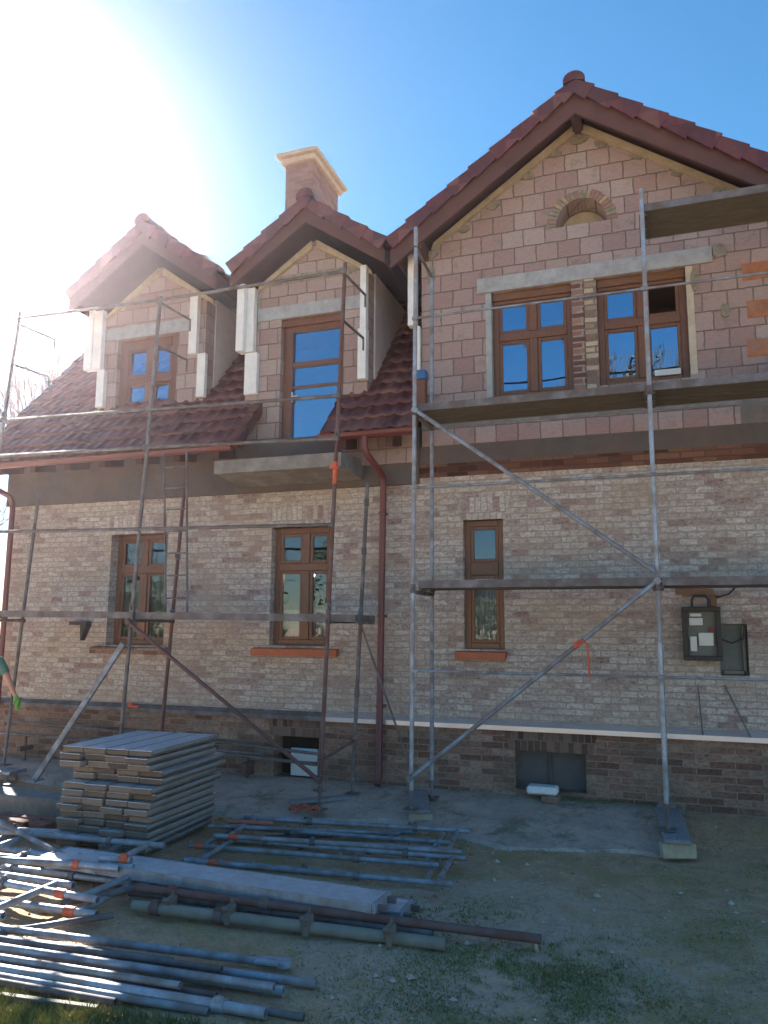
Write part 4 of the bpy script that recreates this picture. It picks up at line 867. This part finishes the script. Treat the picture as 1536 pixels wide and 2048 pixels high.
ground_deck((-4.90, 5.66), (-1.78, 5.60), 0.28, 0.075, 'second grey steel deck lying under the long top deck, its right end sticking out')
def gtube(a, b, r, mat, lab, grp=None, name='scaffold_tube', collars=()):
    a, b = Vector(a), Vector(b); m = M(); m.tube(a, b, r, 14, hollow=True)
    if not collars: return solo(m, name, mat, lab, 'tube', grp)
    t = thing(name, lab, 'tube', tuple((a+b)/2), grp); m.build('tube', mat, t)
    for k, mt in collars:
        c_ = a.lerp(b, k); q = M(); d = (b-a).normalized(); q.tube(c_-d*.035, c_+d*.035, r*1.28, 12); q.obox(c_+Vector((0, -.01, r*1.2)), d*.025, (0, .018, 0), (0, 0, .014), 0, .004); q.build('collar', mt, t)
    return t
gtube((-3.78, 5.22, .13), (-0.78, 5.39, .09), 0.030, m_rusty, 'long rusty brown tube lying in front of the steel decks and reaching farthest right', collars=((.1, m_rusty), (.35, m_greytube)))
m = M(); m.tube((-.82, 5.385, .10), (-.81, 5.375, .0), .012, 8); solo(m, 'tube_support', m_woodblk, 'small upright peg holding the right end of the long rusty tube', 'peg')
gtube((-3.70, 5.08, .055), (-1.37, 5.20, .05), 0.040, plain('mossy_grey_tube', (.23, .225, .19), .75, .2, var=.3, scale=6), 'thick mossy grey tube lying in front of the rusty one', collars=((.08, m_rusty), (.3, m_rusty)))
gtube((-3.9, 5.30, .06), (-1.5, 5.34, .05), 0.028, m_greytube, 'dark grey tube lying in the shade under the steel decks')
for i, (x, y) in enumerate(((-3.42, 5.13), (-2.93, 5.13), (-2.33, 5.14), (-1.74, 5.16))):
    m = M(); m.obox((x, y, .085), (.032, 0, 0), (0, .05, .01), (0, 0, .045), 0, .012); m.tube((x-.03, y-.045, .12), (x+.03, y-.045, .12), .018, 8); m.tube((x, y+.03, .10), (x, y+.03, .17), .01, 8); m.obox((x+.01, y-.05, .05), (.02, 0, 0), (0, .012, 0), (0, 0, .035), 0, .005)
    solo(m, 'tube_coupler', m_stackwood0, 'rusty swivel coupler on the mossy tube, %s' % ['nearest its left end', 'second from its left end', 'second from its right end', 'nearest its right end'][i], 'coupler', group='swivel couplers on the mossy tube')

def frame_proto(L=2.3, Wd=.70, r=.022, mat=m_steel, tag_col=m_orange, tagx=.3, rungs=(0.12, 2.18)):
    """an H-shaped scaffold frame lying flat, long side along x, origin at its corner"""
    e = bpy.data.objects.new('scaffold_section', None); COL.objects.link(e); e.empty_display_size = .2; e['_o'] = (0, 0, 0)
    for y in (0, Wd): m = M(); m.tube((0, y, 0), (L, y, 0), r, 12, hollow=True); m.build('rail', mat, e)
    for x in rungs: m = M(); m.tube((x, 0, 0), (x, Wd, 0), r*.9, 10); m.build('crossbar', mat, e)
    m = M(); m.tube((tagx, 0, 0), (tagx+.09, 0, 0), r*1.25, 10); m.build('coloured_sleeve', tag_col, e)
    for (x, y) in ((L*.55, 0), (L*.7, Wd), (L*.35, Wd)): m = M(); m.tube((x, y, 0), (x+.05, y, 0), r*1.5, 10); m.obox((x+.025, y, r*1.6), (.016, 0, 0), (0, .014, 0), (0, 0, .014)); m.build('lug', m_greytube, e)
    return e
fr = frame_proto(2.30, .70, tagx=.45)
def place_frame(o, x, y, z, rz_, lab, grp):
    o.location = (x, y, z); o.rotation_euler = (0, R(random.uniform(-.4, .4)), R(rz_)); o['label'] = lab; o['category'] = 'scaffold frame'; o['group'] = grp
    for ch in kids(o):
        if ch.name.startswith('coloured_sleeve'): ch.location.x = random.uniform(-.5, .04)
        if ch.name.startswith('lug'): ch.location.x = random.uniform(-.4, .3)
G1 = 'scaffold frames lying in the middle of the yard'
place_frame(fr, -4.02, 6.20, .05, 4.2, 'lowest grey scaffold frame on the ground right of the plank stack', G1)
for (x, y, z, a, lab) in ((-4.10, 6.42, .10, 6.5, 'grey scaffold frame shifted backwards in the pile right of the plank stack'), (-3.95, 6.62, .15, 7.5, 'topmost grey scaffold frame in the pile right of the plank stack'), (-3.86, 5.98, .11, 4.8, 'grey scaffold frame lying foremost in the pile, next to the long steel deck')):
    place_frame(dup(fr, (0, 0, 0)), x, y, z, a, lab, G1)
fr2 = frame_proto(2.3, .70, tag_col=m_orange, tagx=1.35, mat=m_steelb); place_frame(fr2, -4.15, 6.92, .06, 8.5, 'bright grey scaffold frame farthest back by the concrete apron', G1)
gtube((-4.2, 6.90, .15), (-2.45, 7.55, .08), .02, m_steel, 'thin grey tube lying across the back of the middle frames'); gtube((-3.5, 7.25, .04), (-2.35, 7.78, .05), .022, m_steel, 'short grey tube by the orange straps', 'short tubes by the apron'); gtube((-3.7, 7.12, .04), (-2.5, 7.62, .05), .018, m_rusty, 'short rusty tube beside the short grey one by the apron', 'short tubes by the apron')
m = M(); m.tube((-4.05, 7.02, .18), (-3.62, 7.14, .17), .022, 10); solo(m, 'red_sleeve', plain('faded_red_paint', (.35, .12, .10), .6), 'faded red tube end lying at the back of the middle frames', 'tube')
# left pile
G2 = 'scaffold frames heaped at the left'
fl = frame_proto(2.35, .66, .027, m_steelb, m_orange, 2.1, (.15, 1.0, 2.2))
place_frame(fl, -6.15, 4.72, .07, 2.0, 'bright scaffold frame at the front of the left heap, orange sleeve at its right end', G2)
for (x, y, z, a, lab) in ((-6.22, 5.02, .14, -3.0, 'scaffold frame of the left heap lying second from the front'), (-6.4, 5.20, .20, 4.0, 'scaffold frame of the left heap with its orange end next to the long steel deck'), (-6.6, 4.45, .13, -1.0, 'short-ended scaffold frame lowest at the left edge of the yard'), (-6.8, 5.45, .10, 12.0, 'scaffold frame at the back of the left heap, turned slightly')):
    place_frame(dup(fl, (0, 0, 0)), x, y, z, a, lab, G2)
gtube((-6.1, 6.0, .30), (-4.30, 5.42, .12), .024, m_steel, 'grey tube slanting down over the back of the left heap', 'loose tubes of the left heap'); gtube((-5.9, 5.0, .22), (-3.98, 5.44, .19), .026, m_steel, 'grey tube lying diagonally over the left heap towards the long deck', 'loose tubes of the left heap'); gtube((-4.32, 5.46, .22), (-4.05, 5.50, .22), .03, m_steelb, 'short bright tube end on the left heap', 'loose tubes of the left heap', collars=((.8, m_orange),))
gtube((-4.15, 4.85, .09), (-3.82, 5.30, .10), .024, m_greytube, 'short dark cross tube at the right end of the left heap', 'loose tubes of the left heap'); gtube((-4.25, 4.38, .04), (-3.70, 4.86, .06), .022, m_greytube, 'dark tube crossing under the front of the left heap', 'loose tubes of the left heap')
# front tubes
G3 = 'long tubes lying at the front left'
fts = [((-6.0, 4.28), (-2.23, 4.57), .025, .05, m_steel, 'rearmost, ending in a flat clamp'), ((-6.0, 4.12), (-1.93, 4.40), .024, .05, m_steel, 'its end reaching farthest right'), ((-6.0, 4.02), (-2.07, 4.26), .027, .05, m_steelb, 'upper of the two with wide open ends'),
       ((-6.0, 3.97), (-2.10, 4.20), .024, .09, m_steel, 'lying on top of the bundle'), ((-6.0, 3.88), (-2.4, 4.09), .022, .045, m_rusty, 'rusty, half hidden in the bundle'), ((-6.0, 3.82), (-2.04, 3.99), .030, .055, m_steelb, 'frontmost with the widest open end'),
       ((-6.0, 3.775), (-2.35, 3.93), .022, .04, m_steel, 'close behind the grass edge'), ((-6.0, 3.915), (-1.85, 4.06), .020, .035, m_greytube, 'thin dark one whose end shows behind the frontmost'), ((-6.0, 4.19), (-2.9, 4.40), .022, .04, m_greytube, 'short dark one between the two rearmost'),
       ((-6.0, 4.07), (-2.5, 4.31), .020, .085, m_greytube, 'thin one resting across the rear of the bundle'), ((-6.0, 3.855), (-2.6, 4.03), .021, .095, m_steel, 'upper one near the front of the bundle'), ((-6.0, 3.735), (-2.9, 3.86), .020, .035, m_greytube, 'dull one lying in the grass')]
for (a, b, r, z, mt, lab) in fts: gtube((*a, z+.01), (*b, z), r, mt, 'front left tube, '+lab, G3, collars=((.93, mt),) if r > .029 else ())
m = M(); m.obox((-2.30, 4.565, .06), (.10, .008, 0), (-.003, .045, 0), (0, 0, .012), 0, .006); m.tube((-2.22, 4.57, .045), (-2.22, 4.57, .075), .05, 14); solo(m, 'flat_clamp', m_steelb, 'flat bright clamp at the right end of the rearmost front tube', 'clamp')
m = M(); m.obox((-4.55, 3.62, .02), (1.6, .16, 0), (-.004, .02, 0), (0, 0, .02), 0, .005); solo(m, 'edging_board', m_deckwood, 'dark edging board in the grass at the bottom left', 'board')
# left edge odds and ends
m = M(); m.tube((-7.28, 7.5, -.4), (-7.31, 7.5, .22), .022, 8); m.box(-7.35, -7.27, 7.46, 7.54, .18, .22); solo(m, 'stake', m_greytube, 'grey upright stake at the left edge beside the low concrete kerb', 'stake')
m = M(); m.box(-8.2, -5.75, 7.1, 7.45, -.05, .20, 0, .015); solo(m, 'concrete_beam', m_concrete, 'low grey concrete beam left of the plank stack', 'beam')
mrb = plain('red_brown_brick', (.15, .07, .055), .9, var=.35, scale=9, bumps=.3); pb = M(); pb.box(-.125, .125, -.06, .06, 0, .065, 0, .006); pb = pb.build('old_brick', mrb)
spots = [(-6.35+i*.27+random.uniform(-.03, .03), 6.45+j*.15+random.uniform(-.02, .02), .02+k*.066, j, i, k) for k in range(2) for j in range(3-k) for i in range(4-k)]
for n_, (x, y, z, j, i, k) in enumerate(spots):
    b_ = pb if n_ == 0 else pb.copy()
    if n_: COL.objects.link(b_)
    b_.location = (x, y, z); b_.rotation_euler = (0, 0, R(random.uniform(-14, 14)-14)); b_['category'] = 'brick'; b_['group'] = 'old bricks piled left of the plank stack'
    b_['label'] = 'old red-brown brick left of the plank stack, %s in the %s row, %s' % (['first', 'second', 'third', 'fourth'][i], ['front', 'middle', 'back'][j], ['lower', 'upper'][k])
m = M(); m.obox((-8.55, 8.3, .18), (.62, 0, 0), (0, .15, 0), (0, 0, .02), 0, .004)
for sx in (-.5, .5): m.tube((-8.55+sx, 8.2, .02), (-8.55+sx, 8.25, .165), .02, 8); m.tube((-8.55+sx, 8.42, .04), (-8.55+sx, 8.36, .165), .02, 8)
solo(m, 'work_platform', m_steel, 'low steel work platform the person at the left edge stands on', 'platform')

# ------------------------------------------------------------ person at the left edge
def person():
    p = thing('person', 'person in green shirt, blue trousers and lime gloves by the wall at the left edge', 'person', (-8.61, 8.3, .20))
    V = {'pel': (0, 0, .93), 'wai': (.0, 0, 1.06), 'che': (.01, .02, 1.28), 'nec': (.02, .03, 1.46), 'hd0': (.02, .02, 1.53), 'hd1': (.02, .0, 1.62), 'hd2': (.02, .01, 1.72),
         'shR': (.20, .03, 1.39), 'elR': (.42, -.02, 1.16), 'wrR': (.60, -.05, .93), 'shL': (-.17, .02, 1.39), 'elL': (-.28, .10, 1.13), 'wrL': (-.22, .30, 1.0),
         'hiR': (.10, 0, .90), 'knR': (.13, -.03, .50), 'anR': (.13, .02, .09), 'toR': (.15, .20, .03), 'hiL': (-.10, 0, .90), 'knL': (-.12, -.02, .50), 'anL': (-.13, .02, .09), 'toL': (-.14, .20, .03)}
    Rr = {'pel': .15, 'wai': .135, 'che': .16, 'nec': .06, 'hd0': .065, 'hd1': .093, 'hd2': .085, 'shR': .07, 'elR': .043, 'wrR': .029, 'shL': .07, 'elL': .045, 'wrL': .029, 'hiR': .10, 'knR': .062, 'anR': .045, 'toR': .04, 'hiL': .10, 'knL': .062, 'anL': .045, 'toL': .04}
    def skin(name, edges, scale, mat, extra=None, keys=None, root='pel'):
        ks = []
        for a, b in edges:
            for k in (a, b):
                if k not in ks: ks.append(k)
        vv_ = dict(V); rr_ = dict(Rr)
        if extra:
            for k, (c_, r_) in extra.items(): vv_[k] = c_; rr_[k] = r_
        me = bpy.data.meshes.new(name); me.from_pydata([vv_[k] for k in ks], [(ks.index(a), ks.index(b)) for a, b in edges], [])
        ob = bpy.data.objects.new(name, me); COL.objects.link(ob)
        md = ob.modifiers.new('skin', 'SKIN'); sk = me.skin_vertices[0].data
        for i, k in enumerate(ks): sk[i].radius = (rr_[k]*scale, rr_[k]*scale); sk[i].use_root = (k == root)
        ss = ob.modifiers.new('sub', 'SUBSURF'); ss.levels = 2; ss.render_levels = 2
        dg = bpy.context.evaluated_depsgraph_get(); me2 = bpy.data.meshes.new_from_object(ob.evaluated_get(dg)); bpy.data.objects.remove(ob)
        me2.materials.clear(); me2.materials.append(mat)
        for f in me2.polygons: f.use_smooth = True
        n2 = bpy.data.objects.new(name, me2); COL.objects.link(n2); n2.parent = p; return n2
    body = [('pel', 'wai'), ('wai', 'che'), ('che', 'nec'), ('nec', 'hd0'), ('hd0', 'hd1'), ('hd1', 'hd2'), ('che', 'shR'), ('shR', 'elR'), ('elR', 'wrR'), ('che', 'shL'), ('shL', 'elL'), ('elL', 'wrL'), ('pel', 'hiR'), ('hiR', 'knR'), ('knR', 'anR'), ('pel', 'hiL'), ('hiL', 'knL'), ('knL', 'anL')]
    skin('body', body, .93, m_skin)
    mid = {'slR': ((.38, -.012, 1.20), .052), 'slL': ((-.26, .08, 1.17), .052), 'w0': ((0, 0, .96), .15)}
    skin('shirt', [('w0', 'wai'), ('wai', 'che'), ('che', 'shR'), ('shR', 'slR'), ('che', 'shL'), ('shL', 'slL')], 1.08, m_shirt, mid, root='w0')
    skin('trousers', [('wt', 'pel'), ('pel', 'hiR'), ('hiR', 'knR'), ('knR', 'anR'), ('pel', 'hiL'), ('hiL', 'knL'), ('knL', 'anL')], 1.12, m_jeans, {'wt': ((0, 0, 1.0), .14)})
    skin('shoe', [('anR', 'toR')], 1.15, m_black, root='anR'); skin('shoe', [('anL', 'toL')], 1.15, m_black, root='anL')
    hr = M()
    for i in range(8):
        for j in range(16):
            pass
    skin('hair', [('ha', 'hb'), ('hb', 'hc')], 1.0, m_hair, {'ha': ((.02, -.03, 1.60), .08), 'hb': ((.02, -.015, 1.70), .092), 'hc': ((.02, .03, 1.745), .07)}, root='hb')
    for (wx, wy, wz, sg) in ((.60, -.05, .93, 1), (-.22, .30, 1.0, -1)):
        ex = {'w': ((wx-.01*sg, wy, wz+.03), .034), 'p1': ((wx+.02*sg, wy, wz-.03), .036), 'p2': ((wx+.035*sg, wy, wz-.07), .036)}
        ed = [('w', 'p1'), ('p1', 'p2')]
        for f_ in range(4):
            yy = wy-.03+.02*f_; ln = (.055, .068, .064, .048)[f_]
            ex['f%da' % f_] = ((wx+(.045)*sg, yy, wz-.095), .012); ex['f%db' % f_] = ((wx+.052*sg, yy, wz-.095-ln*.6), .011); ex['f%dc' % f_] = ((wx+.038*sg, yy, wz-.095-ln), .009)
            ed += [('p2', 'f%da' % f_), ('f%da' % f_, 'f%db' % f_), ('f%db' % f_, 'f%dc' % f_)]
        ex['t1'] = ((wx+.02*sg, wy-.045, wz-.05), .013); ex['t2'] = ((wx+.03*sg, wy-.065, wz-.085), .011); ed += [('p1', 't1'), ('t1', 't2')]
        skin('glove', ed, 1.0, m_glove, ex, root='p1')
    # face towards the wall: nose, ears
    f = M(); f.obox((.02, .105, 1.63), (.012, 0, 0), (0, .02, 0), (0, 0, .022), 0, .008); f.obox((-.075, .0, 1.62), (.01, 0, 0), (0, .018, 0), (0, 0, .03), 0, .006); f.obox((.115, .0, 1.62), (.01, 0, 0), (0, .018, 0), (0, 0, .03), 0, .006)
    fo = f.build('nose_and_ears', m_skin); fo.parent = p
person()

# ------------------------------------------------------------ trees
def bare_tree(name, loc, H, seed, label, group, lean=0.0, depth=6, spread=0.55):
    rnd = random.Random(seed); t = thing(name, label, 'tree', loc, group)
    tr_ = M(); br = M(); base = Vector(loc)
    def grow(p, d, ln, r, lv):
        q = p+d*ln; tgt = tr_ if lv < 1 else br
        vs = []; n = 7 if lv < 2 else 4 if lv < 4 else 3
        a = d.cross(Vector((0.3, 1, .2))).normalized(); b = d.cross(a)
        for (c_, rr) in ((p, r), (q, r*.7)):
            for k in range(n): vs.append(c_+(a*math.cos(6.283*k/n)+b*math.sin(6.283*k/n))*rr)
        tgt.add(vs, [(k, (k+1) % n, n+(k+1) % n, n+k) for k in range(n)], 0, True)
        if lv >= depth: return
        for k in range(3 if lv > 0 else 4):
            nd = (d+Vector((rnd.uniform(-1, 1), rnd.uniform(-1, 1), rnd.uniform(-.35, .8)))*spread*(1.0 if k else .35)).normalized()
            grow(q if k < 2 else p+d*ln*rnd.uniform(.55, .9), nd, ln*rnd.uniform(.62, .86), r*(.68 if k < 2 else .5), lv+1)
    grow(base, Vector((lean, 0, 1)).normalized(), H*.26, H*.016, 0)
    tr_.build('trunk', m_bark, t); br.build('crown', m_bark, t); return t
def conifer(loc, H, Rr, seed, label, group=None):
    rnd = random.Random(seed); t = thing('spruce_tree', label, 'tree', loc, group); b = Vector(loc)
    m = M(); m.tube(b, b+Vector((0, 0, H*.97)), H*.014, 8, H*.002); m.build('trunk', m_bark, t); m = M()
    z = H*.08
    while z < H:
        rr = Rr*(1-z/H)**.85+.06
        for k in range(int(7+rr*4)):
            a = rnd.uniform(0, 6.283); L = rr*rnd.uniform(.7, 1.1); d = Vector((math.cos(a), math.sin(a), 0)); s2 = Vector((-d.y, d.x, 0))
            n = max(3, int(L/.3))
            for i in range(n):
                f0 = i/n; c_ = b+d*L*f0+Vector((0, 0, z-L*.25*f0)); ww = .22*(1-f0)+.08
                for sg in (-1, 1): m.add([c_, c_+d*(L/n*1.6)+Vector((0, 0, -.06)), c_+s2*sg*ww*2+d*.12+Vector((0, 0, -.10-rnd.uniform(0, .08)))], [(0, 1, 2)])
        z += .28*(.5+.5*(1-z/H))+.06
    m.build('crown', m_needle, t); return t
def leafy(loc, H, Rr, seed, label, group, n=5200):
    rnd = random.Random(seed); t = thing('evergreen_shrub', label, 'shrub', loc, group); b = Vector(loc); m = M()
    m.tube(b, b+Vector((0, 0, H*.5)), .12, 7, .05); m.build('trunk', m_bark, t); m = M()
    cl = [(Vector((rnd.uniform(-Rr, Rr)*.7, rnd.uniform(-Rr, Rr)*.5, H*rnd.uniform(.2, .88))), rnd.uniform(.35, .6)*Rr*.8) for _ in range(16)]
    for _ in range(n):
        c_, r_ = rnd.choice(cl); d = Vector((rnd.gauss(0, 1), rnd.gauss(0, 1), rnd.gauss(0, 1))).normalized(); p_ = b+c_+d*r_*rnd.uniform(.6, 1.05)
        a = Vector((rnd.gauss(0, 1), rnd.gauss(0, 1), rnd.gauss(0, 1))).normalized(); e = a.cross(d).normalized(); q_ = rnd.uniform(.07, .14)
        m.add([p_-a*q_, p_+e*q_*.5, p_+a*q_, p_-e*q_*.5], [(0, 1, 2, 3)])
    m.build('crown', m_leaf, t); return t
BG = 'bare trees beyond the house'
bare_tree('bare_tree', (-20.6, 24.0, -.2), 14.2, 3, 'taller bare tree beyond the roof, seen between the left dormer and the scaffold', BG, depth=6)
bare_tree('bare_tree', (-30.5, 27, -.2), 9.0, 5, 'lower bare tree at the far left edge beyond the roof', BG)
conifer((-17.4, 26.5, -.2), 17.9, 2.6, 2, 'tall dark spruce whose tip shows in the gap between the two dormers')
BB = 'trees in the garden opposite the house'
bare_tree('bare_tree', (-1.5, -17, -.2), 18.0, 11, 'bare garden tree opposite the big gable, reflected in its windows', BB); bare_tree('bare_tree', (6.5, -19, -.2), 18.0, 13, 'bare garden tree opposite the right end, reflected in the gable windows', BB)
for i, (x, y, H, r_) in enumerate(((-16, -11, 5.2, 2.4), (-11, -13, 6.3, 2.6), (-5.5, -12, 4.6, 2.3), (0.5, -13, 5.6, 2.5), (5.5, -12, 4.7, 2.4), (-20, -8, 5.6, 2.5))):
    leafy((x, y, -.2), H, r_, 20+i, 'evergreen garden shrub behind the photographer, %s' % ['second from the left', 'third from the left and tallest', 'fourth from the left', 'fifth from the left', 'rightmost', 'leftmost'][i], 'evergreen shrubs across the garden', 3800)

# ------------------------------------------------------------ grass
rnd = random.Random(5); m = M()
def blade(x, y, h, mi):
    a = rnd.uniform(0, 6.283); w_ = rnd.uniform(.0025, .0055); b = Vector((x, y, gh(x, y)-.004)); d = Vector((math.cos(a), math.sin(a), 0)); l = Vector((rnd.gauss(0, .35), rnd.gauss(0, .35), 1))*h
    m.add([b-d*w_, b+d*w_, b+l*.55+d*w_*.7, b+l+Vector((0, 0, -.12*h)), b+l*.55-d*w_*.7], [(0, 1, 2, 3, 4)], mi)
def patch(n, fx, fy, hh, clump=0.0):
    for _ in range(n):
        x, y = fx(), fy()
        if clump and noise.noise(Vector((x*1.7, y*1.7, 3)))+.6*noise.noise(Vector((x*6, y*6, 9)))+.5*noise.noise(Vector((x*17, y*17, 5)))+rnd.uniform(-.35, .35) < clump: continue
        blade(x, y, hh*rnd.uniform(.45, 1.15), 0 if rnd.random() < .68 else 1)
patch(30000, lambda: rnd.uniform(-5.0, -1.7), lambda: rnd.triangular(3.2, 3.86, 3.65), .055, -.35)
patch(2500, lambda: rnd.uniform(-5.0, -2.6), lambda: rnd.uniform(3.75, 4.6), .035, .2)
patch(34000, lambda: rnd.gauss(-.75, .6), lambda: rnd.gauss(4.2, .6), .020, -.12)
patch(16000, lambda: rnd.uniform(-.2, 2.4), lambda: rnd.uniform(3.9, 9.0), .014, -.05)
patch(7000, lambda: rnd.gauss(-.8, .4), lambda: rnd.gauss(5.15, .3), .030, -.02)
patch(5000, lambda: rnd.gauss(-1.7, .35), lambda: rnd.gauss(5.8, .25), .028, .05)
patch(9000, lambda: rnd.uniform(.1, 2.2), lambda: rnd.uniform(4.3, 9.0), .028, .22)
patch(5000, lambda: rnd.uniform(-4.6, .2), lambda: rnd.gauss(7.75, .18), .03, .2)
patch(3500, lambda: rnd.uniform(-9, -4.4), lambda: rnd.uniform(5.0, 8.2), .04, .2)
patch(3000, lambda: rnd.uniform(-1.6, .2), lambda: rnd.gauss(9.22, .05), .06, .0)
mg1 = plain('grass_blade', (.16, .18, .05), .7, var=.4, scale=4); mg2 = plain('dry_grass_blade', (.30, .25, .12), .8, var=.3, scale=4)
o = m.build('grass', [mg1, mg2]); o['kind'] = 'stuff'; o['label'] = 'short patchy grass and moss growing in the yard'; o['category'] = 'grass'
# pebbles, mortar crumbs and brick chips
m = M()
for _ in range(1900):
    x, y = rnd.uniform(-4.8, 1.6), rnd.uniform(3.4, 9.1); r_ = rnd.uniform(.004, .012)*(1+(rnd.random() < .10)*rnd.uniform(.8, 2.4)); z = gh(x, y)+r_*.3; c_ = Vector((x, y, z))
    v_ = [c_+Vector((rnd.uniform(.6, 1.2)*a, rnd.uniform(.6, 1.2)*b, rnd.uniform(.5, .9)*e))*r_ for a, b, e in ((1, 0, 0), (-1, 0, 0), (0, 1, 0), (0, -1, 0), (0, 0, 1), (0, 0, -1))]
    m.add(v_, [(0, 2, 4), (2, 1, 4), (1, 3, 4), (3, 0, 4), (2, 0, 5), (1, 2, 5), (3, 1, 5), (0, 3, 5)])
m.mi = [1 if (i//8) % 7 == 0 else 0 for i in range(len(m.f))]
o = m.build('gravel', [plain('pebble', (.40, .35, .29), .9, var=.4, scale=12), plain('brick_chip', (.34, .15, .09), .9, var=.3, scale=12)]); o['kind'] = 'stuff'; o['label'] = 'scattered pebbles and crumbs of mortar on the dirt'; o['category'] = 'gravel'

# thin pinkish haze volume, added to imitate lens glare round the sun
m = M(); m.box(-46, 24, -24, 44, -1.6, 21)
hz_ = NT('glare_haze'); hz_.t.nodes.remove(hz_.p)
pv = hz_.t.nodes.new('ShaderNodeVolumePrincipled'); pv.inputs['Color'].default_value = (1, 0.88, 0.95, 1); pv.inputs['Density'].default_value = 0.0008; pv.inputs['Anisotropy'].default_value = 0.90
hz_.t.links.new(pv.outputs[0], hz_.out.inputs['Volume'])
o = m.build('haze', hz_.m); o['kind'] = 'stuff'; o['label'] = 'faint pinkish haze added to imitate lens glare from the sun'; o['category'] = 'haze'

for ob in bpy.data.objects:
    if '_o' in ob: del ob['_o']
